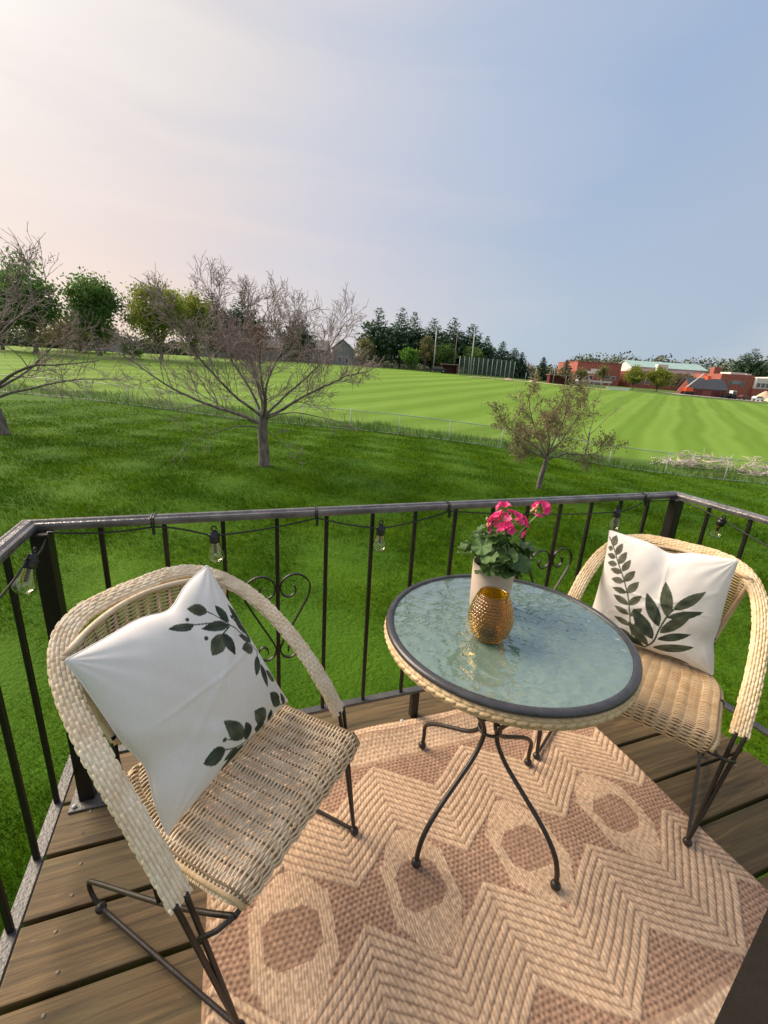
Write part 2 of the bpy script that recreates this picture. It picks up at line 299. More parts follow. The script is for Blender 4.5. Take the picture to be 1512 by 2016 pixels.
def ground_mat():
    m = bpy.data.materials.new('ground_turf'); m.use_nodes = True; t = m.node_tree; b = t.nodes['Principled BSDF']; b.inputs['Roughness'].default_value = .9; b.inputs['Specular IOR Level'].default_value = .15
    g = N('ShaderNodeTexCoord', t)
    def dotc(vec, cst):
        d = N('ShaderNodeVectorMath', t, operation='DOT_PRODUCT'); L(g.outputs['Object'], d.inputs[0], t); d.inputs[1].default_value = vec
        a = N('ShaderNodeMath', t, operation='ADD'); L(d.outputs['Value'], a.inputs[0], t); a.inputs[1].default_value = cst; return a.outputs[0]
    def noise(s, det=4., vec=None, rough=.6):
        n = N('ShaderNodeTexNoise', t, i_Scale=s, i_Detail=det, i_Roughness=rough); L(vec or g.outputs['Object'], n.inputs[0], t); return n.outputs['Fac']
    def mr(v, a, b_, c=0., d=1., sm=False):
        n = N('ShaderNodeMapRange', t); n.inputs['From Min'].default_value = a; n.inputs['From Max'].default_value = b_; n.inputs['To Min'].default_value = c; n.inputs['To Max'].default_value = d
        if sm: n.interpolation_type = 'SMOOTHSTEP'
        L(v, n.inputs['Value'], t); return n.outputs[0]
    def mix(f, c1, c2):
        n = N('ShaderNodeMix', t, data_type='RGBA')
        for i, c in ((6, c1), (7, c2)):
            if isinstance(c, tuple): n.inputs[i].default_value = (*c, 1)
            else: L(c, n.inputs[i], t)
        L(f, n.inputs[0], t); return n.outputs[2]
    def math_(op, a, b_):
        n = N('ShaderNodeMath', t, operation=op)
        for i, c in enumerate((a, b_)):
            if isinstance(c, (int, float)): n.inputs[i].default_value = c
            else: L(c, n.inputs[i], t)
        return n.outputs[0]
    lawn = mix(mr(noise(.55, 5), .35, .68), (.036, .100, .002), (.072, .155, .004))
    lawn = mix(mr(noise(9., 3), .4, .7, 0, .5), lawn, (.060, .150, .006))
    bare = mr(noise(.9, 3), .70, .76, 0, .55); lawn = mix(bare, lawn, (.16, .125, .065))
    # mown field: stripes run along one direction
    sd = Vector((.7934, .6088, 0)); sp = Vector((.6088, -.7934, 0))
    acr = dotc(sp, 0.)
    wob = mr(noise(.05, 2), 0, 1, -1.2, 1.2); ac = math_('ADD', acr, wob)
    st = math_('SINE', math_('MULTIPLY', ac, 2 * PI / 5.0), 0.)
    stripe = mr(st, -.6, .6, .12, .88, True)
    fine = mr(math_('SINE', math_('MULTIPLY', ac, 2 * PI / 1.6), 0.), -1, 1, -.12, .12)
    sf = math_('ADD', math_('MULTIPLY', stripe, mr(noise(.03, 3), .3, .7, .55, 1.)), fine)
    field = mix(sf, (.122, .222, .020), (.195, .318, .050))
    field = mix(mr(noise(.12, 5), .4, .75, 0, .5), field, (.135, .25, .02))
    fl = math_('ADD', dotc((FN[0], FN[1], 0), -float(FA @ FN)), mr(noise(.25, 4), .3, .7, -.7, .7))
    rough_g = mix(mr(noise(1.2, 5), .3, .7), (.062, .125, .016), (.105, .185, .032))
    rough_g = mix(mr(noise(.35, 4), .52, .68), rough_g, (.115, .115, .045))
    c = mix(mr(fl, -.2, .3, 0, 1, True), lawn, rough_g)
    c = mix(mr(fl, 4.0, 5.5, 0, 1, True), c, field)
    far = math_('SUBTRACT', dotc((.3577, .9338, 0), 0.), 118.)
    c = mix(mr(math_('ADD', far, mr(noise(.05, 3), .3, .7, -3, 3)), -2, 3, 0, 1, True), c, (.09, .15, .03))
    L(c, b.inputs['Base Color'], t)
    bp = N('ShaderNodeBump', t, i_Strength=.9, i_Distance=.05); L(noise(16., 5), bp.inputs['Height'], t); L(bp.outputs[0], b.inputs['Normal'], t)
    MATS['ground_turf'] = m
ground_mat()
def axis_(lo, hi, c, n, k):
    a = np.linspace(-1, 1, n); s = np.sinh(k * a) / math.sinh(k); return np.where(s < 0, c + s * (c - lo), c + s * (hi - c))
gx, gy = np.meshgrid(axis_(-900, 1100, 8, 230, 5.5), axis_(-150, 1500, 14, 230, 5.5), indexing='ij')
gz = terr(gx, gy) + .03 * np.sin(gx * 1.7 + gy * .6) * np.sin(gy * 1.3) * (np.hypot(gx, gy) < 60)
ground = MB().grid(np.stack([gx, gy, gz], 2)).build('ground', 'ground_turf'); ground.data.flip_normals(); tag(ground, kind='structure')

# lawn grass blades (this side of the fence)
def grass(name, n, rmin, rmax, az0, az1, keep, hgt, wid, m, lean=.5, label=None, power=1.):
    u = rng.random(n); d = rmin * (rmax / rmin) ** (u ** power); az = az0 + (az1 - az0) * rng.random(n)
    x = CAM.x + d * np.sin(az); y = CAM.y + d * np.cos(az); k = keep(x, y); x, y, d = x[k], y[k], d[k]; n = len(x)
    s = np.clip(d / 6., .75, 4.); z = terr(x, y) - .015
    hh = hgt * (.6 + .8 * rng.random(n)) * np.clip(s, .8, 1.7); ww = wid * (.7 + .6 * rng.random(n)) * s
    a = rng.random(n) * 2 * PI; la = rng.random(n) * 2 * PI; ll = lean * hh * rng.random(n) ** .7
    clump = .5 + .5 * np.sin(x * 2.1 + 1.3 * np.sin(y * 1.4)) * np.sin(y * 2.7 + np.sin(x * 1.9)); cl2 = .5 + .5 * np.sin(x * 6.3 + 2 * np.sin(y * 3.1)) * np.sin(y * 7.9 + 2 * np.sin(x * 2.3)); hh *= .62 + .42 * clump + .32 * cl2; la = la * .55 + 2.2 + .6 * np.sin(x * .7 + y * .9)
    bx, by = np.cos(a) * ww / 2, np.sin(a) * ww / 2
    V = np.empty((n, 3, 3)); V[:, 0] = np.stack([x - bx, y - by, z], 1); V[:, 1] = np.stack([x + bx, y + by, z], 1); V[:, 2] = np.stack([x + np.cos(la) * ll, y + np.sin(la) * ll, z + hh], 1)
    o = obj(name, raw_mesh(name, V.reshape(-1, 3), 3), m); tag(o, label, 'grass', None, 'stuff'); return o
mat('blade', (.056, .132, .002), (.120, .215, .005), .55, .75, spec=.12, translucent=.25, lo=.36, hi=.66)
gm = MATS['blade'].node_tree
def blade_detail():
    t = gm; mx = [n for n in t.nodes if n.type == 'MIX'][0]; tcn = [n for n in t.nodes if n.type == 'TEX_COORD'][0]
    n = N('ShaderNodeTexNoise', t, i_Scale=7., i_Detail=3.); L(tcn.outputs['Object'], n.inputs[0], t); r = N('ShaderNodeMapRange', t); r.inputs['From Min'].default_value = .35; r.inputs['From Max'].default_value = .65; r.inputs['To Min'].default_value = .6; r.inputs['To Max'].default_value = 1.4; L(n.outputs['Fac'], r.inputs['Value'], t)
    hs = N('ShaderNodeHueSaturation', t); L(r.outputs[0], hs.inputs['Value'], t); L(mx.outputs[2], hs.inputs['Color'], t)
    for l in list(mx.outputs[2].links):
        if l.to_node != hs: s_ = l.to_socket; t.links.remove(l); L(hs.outputs[0], s_, t)
blade_detail()
on_deck = lambda x, y: (x > -.1) & (x < 2.5) & (y < .2)
grass('lawn_grass', 820000, 2.0, 36., R(-42), R(84), lambda x, y: (fdist(x, y) < .1) & ~on_deck(x, y), .046, .0078, 'blade', .9, 'short dark green lawn grass below the deck', .85)
grass('tall_weeds', 90000, 22., 48., R(-42), R(84), lambda x, y: (fdist(x, y) > -.25) & (fdist(x, y) < 4.2 + np.sin(x * .7)) & (rng.random(len(x)) < np.where(fdist(x, y) < .4, 1., .5 + .4 * np.sin(x * .9) * np.sin(y * .8))), .20, .012, 'weeds', .7, 'rough taller grass growing along the chain-link fence')

# ------------------------------------------------------------------ deck
deck = bpy.data.objects.new('deck', None); col.objects.link(deck); tag(deck, kind='structure')
PITCH, GAP = .1672, .013
pl_me = bevel_box('plank', 2.44, PITCH - GAP, .036, .004); pl_me.materials.append(MATS['deck_wood'])
nail_me = MB().lathe([(.0005, .0012), (.0042, .0010), (.0048, -.0005)], 8).mesh('nail'); nail_me.materials.append(MATS['old_nail'])
hole_me = MB().lathe([(.0005, .0006), (.0040, .0007)], 8).mesh('hole_disc'); hole_me.materials.append(MATS['black_paint'])  # flat black disc stands in for the dark inside a hole
for k in range(10):
    y1 = -.045 - GAP / 2 + PITCH - k * PITCH; yc = y1 - (PITCH - GAP) / 2
    p = obj('plank', pl_me, None, deck); p.location = (1.185 + random.uniform(-.004, .004), yc, -.018 + random.uniform(-.0012, .0012)); p.rotation_euler = (random.uniform(-.003, .003), 0, random.uniform(-.0012, .0012))
    for xx in (-1.12, 1.12):
        for q in (-.042, .040):
            n = obj('nail', nail_me if random.random() < .72 else hole_me, None, p)  # some of these are the black hole discs
            n.location = (xx + random.uniform(-.02, .02), q + random.uniform(-.008, .008), .0184)
for x in (.06, .62, 1.19, 1.76, 2.32):
    MB().box(x - .02, x + .02, -1.38, .105, -.22, -.038).build('joist', 'deck_wood', deck, False)
MB().box(-.03, 2.40, .107, .145, -.22, -.003).build('fascia_board', 'deck_wood', deck, False)
for x in (.05, 2.3):
    g = tz(x, .05); MB().box(x - .06, x + .06, -.02, .10, g - .2, -.221).build('support_post', 'deck_wood', deck, False)

# ------------------------------------------------------------------ railing
XR, YN = 2.40, -1.34
rail = thing('deck_railing', (0, 0, 0), 'black iron railing with scroll hearts around the wooden deck', 'railing')
def mitre_bar(prof, A, B, na, nb):
    """prof: list (across, z) around; A,B endpoints; na, nb: mitre vectors per unit across."""
    V = [(A[0] + na[0] * c, A[1] + na[1] * c, z) for c, z in prof] + [(B[0] + nb[0] * c, B[1] + nb[1] * c, z) for c, z in prof]; n = len(prof)
    F = [(j, (j + 1) % n, n + (j + 1) % n, n + j) for j in range(n)] + [tuple(range(n - 1, -1, -1)), tuple(range(n, 2 * n))]
    return MB().add(V, F)
top_prof = [(-.020, .903), (.020, .903), (.022, .909), (.0235, .916), (.0215, .922), (.016, .9235), (.012, .9215), (.006, .927), (-.006, .927), (-.012, .9215), (-.016, .9235), (-.0215, .922), (-.0235, .916), (-.022, .909)]
low_prof = [(-.014, .122), (.014, .122), (.0155, .124), (.0155, .132), (.014, .134), (-.014, .134), (-.0155, .132), (-.0155, .124)]
# across positive = outwards
segs = [((0, YN), (0, 0), (-1, 0), (-1, 1)), ((0, 0), (XR, 0), (-1, 1), (1, 1)), ((XR, 0), (XR, YN), (1, 1), (1, 0))]
for A, B, na, nb in segs:
    mitre_bar(top_prof, A, B, na, nb).build('top_rail', 'rail_metal', rail, False)
    mitre_bar(low_prof, A, B, na, nb).build('lower_rail', 'lower_rail_metal', rail, False)
bal_me = bevel_box('baluster', .0125, .0125, .769, .0015, 1); bal_me.materials.append(MATS['black_metal'])
S = .16
spots = [(i * S, 0) for i in range(1, 15)] + [(0, -S * k - .0) for k in range(1, 9)] + [(XR, -S * k + .002) for k in range(1, 9)]
for x, y in spots:
    b = obj('baluster', bal_me, None, rail); b.location = (x, y, .5187)
post_me = bevel_box('post', .042, .042, .9015, .002, 1); post_me.materials.append(MATS['black_metal'])
plate_me = bevel_box('base_plate', .11, .10, .007, .002, 1); plate_me.materials.append(MATS['lower_rail_metal'])
for x, y in ((.034, -.036), (XR - .034, -.036)):
    b = obj('post', post_me, None, rail); b.location = (x, y, .4520)
    q = obj('base_plate', plate_me, None, b); q.location = (.01, -.002, -.4475)
    for sx, sy in ((-.04, -.035), (.04, -.035), (.04, .035)): MB().lathe([(.007, 0), (.007, .006), (.003, .008)], 6, (sx + .01, sy, -.444), cap1=True).build('bolt', 'galvanised', b, False)
sm = bevel_box('support_foot', .030, .030, .121, .002, 1); sm.materials.append(MATS['black_metal'])
b = obj('support_foot', sm, None, rail); b.location = (1.186, 0, .061)
s_ = MB().lathe([(.009, 0), (.008, .008), (.004, .010)], 8, (1.128, -.022, .0), cap1=True).build('bolt', 'galvanised', rail)
half = [(.054, .660), (.060, .640), (.052, .624), (.035, .618), (.016, .629), (.009, .655), (.017, .680), (.039, .696), (.065, .698), (.090, .685), (.106, .662), (.107, .640), (.099, .608), (.061, .532), (.012, .436), (.010, .403), (.020, .387), (.039, .380), (.058, .389), (.066, .408), (.060, .428), (.047, .433), (.036, .423), (.034, .405)]
hc = catmull(half, 5)
for xi in (4, 11):
    for sgn in (-1, 1):
        MB().tube([(xi * S + sgn * a, 0, z) for a, z in hc], .0062, 4, flat=(1.15, .5), up=(0, 1, 0)).build('scroll', 'black_metal', rail, False)

# ------------------------------------------------------------------ string lights
lights = thing('string_light', (0, 0, .9), 'black festoon cable with clear teardrop bulbs tied along the railing', 'string lights')
lights.location = (0, 0, 0)
def sag(a, b, s, n=14):
    a, b = np.array(a), np.array(b); t = np.linspace(0, 1, n); P = a + (b - a) * t[:, None]; P[:, 2] -= s * 4 * t * (1 - t); return P
bulbs = [((.038, -.150, .885), .42, .25), ((.455, -.026, .872), 0., -.12), ((.982, -.026, .862), 0., .03), ((2.040, -.026, .868), 0., .0), ((2.372, -.232, .882), -.3, -.25)]
ties = [(.295, 0), (.763, 0), (1.24, 0), (2.19, 0)]
wire = MB(); T_ = lambda x: (x, -.024, .899)
pts = [np.array([(.030, YN, .89)]), sag((.03, -.62, .90), (.036, -.165, .872), .03), sag((.040, -.14, .872), (.050, -.040, .905), .016), sag((.050, -.04, .905), T_(.295), .010), sag(T_(.295), (.443, -.026, .862), -.006), sag((.467, -.026, .862), T_(.763), .006), sag(T_(.763), (.970, -.026, .852), .004), sag((.994, -.026, .852), T_(1.24), .006), sag(T_(1.24), (2.028, -.026, .857), .012), sag((2.052, -.026, .857), T_(2.19), .008), sag(T_(2.19), (2.36, -.036, .905), .004), sag((2.362, -.04, .905), (2.372, -.221, .873), -.004), sag((2.372, -.243, .873), (2.372, -.62, .80), .012)]
wire.tube(np.vstack(pts), .0026, 6); wire.build('cable', 'zip_tie', lights)
gl_prof = [(.0125, 0), (.0135, -.006), (.0165, -.016), (.0215, -.030), (.0245, -.042), (.0235, -.052), (.018, -.060), (.009, -.0645), (.0005, -.0655)]
inner = [(max(r - .0014, .0004), z + (.0012 if z < -.05 else 0)) for r, z in gl_prof][::-1]
glass_me = MB().lathe(gl_prof + inner, 24).solid('bulb'); glass_me.materials.append(MATS['bulb_glass'])
fil_me = MB().lathe([(.0005, -.001), (.0045, -.002), (.0045, -.034), (.0005, -.036)], 8).mesh('filament'); fil_me.materials.append(MATS['filament'])
smb = MB().lathe([(.0005, .034), (.009, .033), (.0115, .028), (.0115, .020), (.0150, .019), (.0150, .012), (.0140, .010), (.0150, .008), (.0150, .001), (.0135, -.003), (.0005, -.003)], 18)
smb.tube([(.007 * math.cos(a), 0, .041 + .007 * math.sin(a)) for a in np.linspace(0, 2 * PI, 13)], .0022, 6)
smb.tube([(-.016, 0, .020), (.016, 0, .020)], .0048, 8)
sock_me = smb.mesh('socket'); sock_me.materials.append(MATS['zip_tie'])
for c, tx, ty in bulbs:
    s_ = obj('socket', sock_me, None, lights); s_.location = (c[0], c[1], c[2] - .030); s_.rotation_euler = (ty, tx, random.uniform(-.3, .3) if c[0] > .1 and c[0] < 2.3 else PI / 2)
    g_ = obj('bulb', glass_me, None, s_); f_ = obj('filament', fil_me, None, s_)
for x, y in ties:
    m_ = MB(); P = [(x, -.0245, .898), (x, -.0255, .912), (x, -.024, .9255), (x, -.014, .9275), (x, .006, .9300), (x, .018, .9270), (x, .0255, .920), (x, .0245, .905), (x, .019, .9005), (x, -.019, .9005), (x, -.0245, .898)]
    for d in (-.003, .003): m_.tube([(a + d + .002 * math.sin(b * 80), b, c) for a, b, c in P], .0016, 5)
    m_.box(x - .004, x + .004, -.031, -.024, .876, .902); m_.build('cable_tie', 'zip_tie', lights, False)

# ------------------------------------------------------------------ unidentified dark object, modelled as a post
jb = thing('unknown_post', (1.06, -1.27, 0), 'unidentified dark object built as a post on the deck at the rug corner', 'post')
MB().box(-.05, .07, -.075, .075, .003, .96).build('shaft', 'dark_wood', jb, False)
MB().box(-.068, -.051, -.03, .03, .003, .95).build('trim_strip', 'dark_wood', jb, False)
MB().box(-.075, .085, -.09, .09, .961, .99).build('cap', 'dark_wood', jb, False)

# ------------------------------------------------------------------ rug
def build_rug():
    x0, x1, y0, y1 = .39, 1.90, -1.185, -.018; st = .0028
    nx, ny = int((x1 - x0) / st), int((y1 - y0) / st)
    X, Y = np.meshgrid(np.linspace(x0, x1, nx), np.linspace(y0, y1, ny), indexing='ij')
    yc, P = -.603, .3555
    wob = .004 * np.sin(X * 9 + Y * 4) + .003 * np.sin(Y * 17 - X * 6)
    Xp = X + wob; Yp = Y + .003 * np.sin(X * 13) + .002 * np.sin(X * 31 + Y * 11)
    v = np.abs(Yp - yc); fx = ((Xp - .594) / P + .5) % 1 - .5; tri = 1 - 2 * np.abs(fx)         # 1 at the medallion centres
    vi = .040 + .13 * tri; w = .236; vo = vi + w
    t = (v - vi) / w
    cream, tan, brown, dark = np.array((.68, .49, .325)), np.array((.44, .285, .185)), np.array((.43, .27, .180)), np.array((.175, .100, .066))
    C = np.empty(X.shape + (3,)); H = np.zeros(X.shape)
    # base: brown honeycomb weave
    a, b = Xp / .0150, Yp / .0130; hon = np.sin(2 * PI * (a + .5 * (np.floor(b) % 2))) * .5 + .5; row = np.sin(2 * PI * b) * .5 + .5
    hh = np.clip(hon * .6 + row * .6, 0, 1); C[:] = dark * 1.05 + (brown * 1.15 - dark * 1.05) * hh[..., None]; H[:] = .0020 * hh
    # band of raised cords
    nb = 10; band = (t >= 0) & (t <= 1); ph = t * nb; fr = ph % 1; cord = np.sqrt(np.clip(1 - (2 * fr - 1) ** 2, 0, 1))
    tw = np.sin(2 * PI * (Xp / .0125 + np.floor(ph) * .37 + .55 * fr * np.where(fx > 0, 1, -1))) * .5 + .5
    cc = dark * .85 + (tan - dark * .85) * np.clip(cord * 1.35 - .1, 0, 1)[..., None]; k = np.clip(cord * 1.4 - .35, 0, 1) * (.22 + .78 * tw); cc = cc + (cream * 1.05 - cc) * k[..., None]
    C[band] = cc[band]; H[band] = (.0005 + .0042 * cord * (.72 + .28 * tw))[band]
    # medallions: flat elongated octagons with a brown heart
    mx, my = np.abs(fx) * P, v
    octo = (mx < .100) & (my < .158) & (mx / .100 + my / .158 < 1.50 - .1 * (my > .08)) & (t < 0)
    line = np.sin(2 * PI * Xp / .0072) * .5 + .5; seg = np.sin(2 * PI * (Yp / .040 + np.floor(Xp / .0072) * .41)) * .5 + .5
    kk = np.clip(line * 1.3, 0, 1) * np.where(seg > .12, 1, .35); oc = tan * .92 + (cream * 1.06 - tan * .92) * kk[..., None]
    C[octo] = oc[octo]; H[octo] = (.0012 + .0010 * line)[octo]
    heart = (mx < .068) & (my < .062) & (mx / .068 + my / .062 < 1.55); hb = dark * 1.15 + (brown * 1.02 - dark * 1.15) * hh[..., None]; C[heart] = hb[heart]; H[heart] = (.0012 * hh)[heart]
    # borders
    bd = v > .405; bl = (v - .405) / .018; bs = np.sin(2 * PI * bl) * .5 + .5; dots = np.sin(2 * PI * (Xp / .016 + .5 * (np.floor(bl) % 2))) * .5 + .5
    bk = np.clip(bs * .55 + dots * .6, 0, 1); stripe = ((bl > .0) & (bl < .9)) | ((bl > 7.2) & (bl < 8.2)); bc = tan + (cream - tan) * bk[..., None]; bc2 = brown + (tan - brown) * bk[..., None]
    bc = np.where(stripe[..., None], bc2, bc); C[bd] = bc[bd]; H[bd] = (.0008 + .0022 * bk)[bd]
    edge = np.minimum.reduce([X - x0, x1 - X, Y - y0, y1 - Y]); C[edge < .010] = tan * .8; 
    lownoise = 1 + .05 * np.sin(X * 5.1 + 1) * np.sin(Y * 6.3) + .03 * np.sin(X * 23 + Y * 9) + .05 * rng.standard_normal(X.shape)
    gxn = rng.random((nx // 3 + 2, ny // 3 + 2)); cell = gxn[np.arange(nx)[:, None] // 3, np.arange(ny)[None, :] // 3]; g2n = rng.random((nx // 60 + 2, ny // 60 + 2)); ii, jj = np.arange(nx)[:, None] / 60., np.arange(ny)[None, :] / 60.; i0, j0 = ii.astype(int), jj.astype(int); fi, fj = ii - i0, jj - j0; stain = (g2n[i0, j0] * (1 - fi) + g2n[i0 + 1, j0] * fi) * (1 - fj) + (g2n[i0, j0 + 1] * (1 - fi) + g2n[i0 + 1, j0 + 1] * fi) * fj
    lownoise = lownoise * (.80 + .40 * cell) * (.90 + .20 * stain); H = H + .0006 * cell; C *= lownoise[..., None]
    # slow buckles near the railing
    bz = .005 * np.exp(-((Y + .06) / .06) ** 2) * (1 + np.sin(X * 14)) * .6
    H = H + .0035 + bz; H = np.where(edge < .004, .0015, H)
    Z = H
    V = np.stack([X - .0 + .004 * np.sin(Y * 11) * (edge < .2), Y + .005 * np.sin(X * 8), Z], 2)
    mb = MB(); mb.grid(V); me = mb.mesh('rug'); at = me.attributes.new('tint', 'FLOAT_COLOR', 'POINT')
    at.data.foreach_set('color', np.c_[np.clip(C, .01, 1).reshape(-1, 3), np.ones(C.shape[0] * C.shape[1])].astype(np.float32).ravel())
    r = obj('outdoor_rug', me, 'rug_weave'); 
    tag(r, 'brown and cream zigzag outdoor rug lying on the deck boards', 'rug'); return r
build_rug()

# ------------------------------------------------------------------ bistro table
TX, TY, TZ, TR = 1.229, -.4385, .683, .3455
tab = thing('bistro_table', (TX, TY, .004), 'round bistro table with rippled glass top and braided wicker rim', 'table')
Z0 = TZ - .004
MB().lathe([(TR - .021, Z0 - .004), (TR - .020, Z0 + .001), (TR - .016, Z0 + .0025), (TR - .005, Z0 + .0015), (TR, Z0 - .004), (TR, Z0 - .010), (TR - .006, Z0 - .012), (TR - .019, Z0 - .012), (TR - .021, Z0 - .004)], 96).build('rim', 'rim_metal', tab)
gl = obj('glass_top', MB().lathe([(.0005, Z0 - .003), (TR - .0215, Z0 - .003), (TR - .0215, Z0 - .008), (.0005, Z0 - .008)], 96).solid('glass_top', False), 'hammered_glass', tab)
def braid(r, z0, z1, name, m, par):
    n, k = 720, 26; th = np.linspace(0, 2 * PI, n); s = np.linspace(0, 1, k); Tm, Sm = np.meshgrid(th, s, indexing='ij')
    rows = 3; ph = Sm * rows; rw = np.floor(np.clip(ph, 0, rows - 1e-6)); fr = ph - rw; fu = (Tm * r / .026 + .5 * (rw % 2) + .35 * (fr - .5) * np.where(rw % 2 > 0, 1, -1)) % 1
    bump = np.sqrt(np.clip(1 - np.abs(2 * fr - 1) ** 2.5, 0, 1)) * (np.clip(1 - np.abs(2 * fu - 1) ** 4, 0, 1)) ** .6
    rr = r - .006 + .011 * np.sin(PI * Sm) + .0055 * bump; V = np.stack([rr * np.cos(Tm), rr * np.sin(Tm), z1 + (z0 - z1) * Sm], 2)
    return MB().grid(V).build(name, m, par)
braid(TR - .006, Z0 - .050, Z0 - .011, 'wicker_band', 'wicker_tan', tab)
MB().lathe([(TR - .009, Z0 - .013), (TR - .009, Z0 - .051), (TR - .022, Z0 - .051), (TR - .022, Z0 - .013)], 64).build('apron', 'wicker_dark', tab)
feet = [(1.149, -.171), (.955, -.552), (1.304, -.725), (1.494, -.354)]
for fx, fy in feet:
    d = np.array((fx - TX, fy - TY)); rr = np.linalg.norm(d); d /= rr; c2 = np.array((1.2256 - TX, -.4504 - TY))
    prof = [(TR - .03, Z0 - .03), (TR - .045, Z0 - .07), (.19, Z0 - .17), (.09, .42), (.036, .34), (.034, .295), (.075, .245), (.15, .20), (.225, .155), (.272, .110), (rr - .004, .060), (rr, .012)]
    P = catmull([(d[0] * a, d[1] * a, z) for a, z in prof], 6)
    lg = MB().tube(P, .0072, 8).build('leg', 'brown_metal', tab)
    MB().ball((fx - TX, fy - TY, .016), .0145, 14, 9).build('foot', 'brown_metal', lg)
MB().tube([(.034 * math.cos(a), .034 * math.sin(a), .318) for a in np.linspace(0, 2 * PI, 25)], .005, 6).build('leg_ring', 'brown_metal', tab)

# ------------------------------------------------------------------ wicker chairs
EF, EZ, TF, TZ_, BF, BZ, HA, HK, EX = -.0898, .3827, -.5787, .7917, .1252, .1377, .3084, .0124, .5743
def chair_meshes():
    o = {}
    ph = np.linspace(0, PI, 1801); cs, sn = np.cos(ph), np.sin(ph); h = np.abs(sn) ** EX
    s = np.sign(cs) * np.abs(cs) ** EX * HA * (1 - HK * (1 - h) ** 2); f = EF + (TF - EF) * h + BF * h * (1 - h); z = EZ + (TZ_ - EZ) * h + BZ * h * (1 - h)
    C = np.stack([s, -f, z], 1); arc = np.r_[0, np.cumsum(np.linalg.norm(np.diff(C, axis=0), axis=1))]; Ltot = arc[-1]
    n = 560; q = np.linspace(0, Ltot, n); C = np.stack([np.interp(q, arc, C[:, i]) for i in range(3)], 1); hh = np.interp(q, arc, h)
    for _ in range(30): C[1:-1] = .25 * C[:-2] + .5 * C[1:-1] + .25 * C[2:]
    T = np.gradient(C, axis=0); T /= np.linalg.norm(T, axis=1)[:, None]
    D = np.stack([np.zeros(n), -((TF - EF) + BF * (1 - 2 * hh)), (TZ_ - EZ) + BZ * (1 - 2 * hh)], 1); D /= np.linalg.norm(D, axis=1)[:, None]
    Nn = np.cross(np.tile((1., 0, 0), (n, 1)), D); Nn -= T * (Nn * T).sum(1)[:, None]; Nn /= np.linalg.norm(Nn, axis=1)[:, None]
    I = np.cross(Nn, T); mid = np.array((0, .30, .55)); sg = np.sign(((mid - C) * I).sum(1)); I *= np.where(np.median(sg) > 0, 1, -1)
    Wd, Th = .051, .025
    ctr = C + I * Wd / 2
    rows = 14; k = rows * 6; al = np.linspace(0, 2 * PI, k + 1)
    # superellipse section
    ca, sa = np.cos(al), np.sin(al); u = np.sign(ca) * np.abs(ca) ** .65 * (Wd / 2 - .0025); w = np.sign(sa) * np.abs(sa) ** .65 * (Th / 2 - .0025)
    per = np.r_[0, np.cumsum(np.hypot(np.diff(u), np.diff(w)))]; pn = per / per[-1]; al2 = np.interp(np.linspace(0, 1, k + 1), pn, al)
    ca, sa = np.cos(al2), np.sin(al2); ex = np.sign(ca) * np.abs(ca) ** .65; ez = np.sign(sa) * np.abs(sa) ** .65
    nu, nw = ex * Th, ez * Wd; ln = np.hypot(nu, nw) + 1e-9; nu, nw = nu / ln, nw / ln
    tt = np.linspace(0, 1, k + 1) * rows; rw = np.floor(tt + 1e-9); fr = tt - rw
    Q, RW = np.meshgrid(q, rw % 2, indexing='ij'); FR = np.tile(fr, (n, 1)); fu = (Q / .0255 + .5 * RW) % 1
    cid = np.floor(Q / .0255 + .5 * RW) * 17.3 + np.tile(rw, (n, 1)) * 7.7; hsh = np.abs(np.sin(cid * 12.9898) * 43758.5) % 1
    bump = np.sqrt(np.clip(1 - np.abs(2 * FR - 1) ** 2.6, 0, 1)) * np.clip(1 - np.abs(2 * fu - 1) ** 7, 0, 1) * (.72 + .40 * hsh)
    tie = np.exp(-((fu - .03) / .045) ** 2) * .45
    off = .0050 * np.maximum(bump, tie)
    V = ctr[:, None] + I[:, None] * ((ex * (Wd / 2 - .005) + nu * off)[..., None]) + Nn[:, None] * ((ez * (Th / 2 - .005) + nw * off)[..., None])
    mb = MB().grid(V)
    for e in (0, n - 1):
        ring = V[e, :-1]; mb.add(np.vstack([ring, ring.mean(0)]), [(i, (i + 1) % k, k) for i in range(k)])
    o['arm_hoop'] = mb.mesh('arm_hoop')
    ends = []
    for e in (0, -1): ends.append((C[e] + I[e] * .015, C[e] + I[e] * .036, T[e] * (1 if e == 0 else -1)))
    # seat
    ST, SP = .0320, .0050
    def seat_pt(t):
        Ls = .395
        if t < Ls: return -.42 + t, .392 - .010 * math.sin(PI * t / Ls), (0., 1.)
        a = (t - Ls) / .034; return -.025 + .034 * math.sin(a), .392 - .034 + .034 * math.cos(a), (math.sin(a), math.cos(a))
    ss = np.linspace(-.238, .238, 121); mb = MB(); j = 0; t = .004
    def hwf(t):
        r = max(0., (.13 - t) / .13); f = max(0., (t - .33) / .14); return (1 - .30 * r ** 2.2) * (1 - .10 * f ** 3)
    while t < .395 + .034 * 2.0:
        f_, z_, (nf, nz_) = seat_pt(t); sw = hwf(t)
        a = .0042 * np.cos(PI * ss / ST + PI * j) + .0015 * np.cos(2 * PI * ss / ST * .5) ; jit = .0006 * rng.standard_normal()
        edge = np.clip((.238 - np.abs(ss)) / .022, 0, 1); dz = -.020 * (1 - edge) ** 1.8; a = a * np.clip(edge + .3, 0, 1)
        P = np.stack([ss * sw, -(f_ + nf * (a + dz) + jit), z_ + nz_ * (a + dz)], 1)
        mb.tube(P, .0027, 4, caps=False, up=(0, 0, 1)); j += 1; t += SP
    o['seat_weave'] = mb.mesh('seat_weave')
    mb = MB()
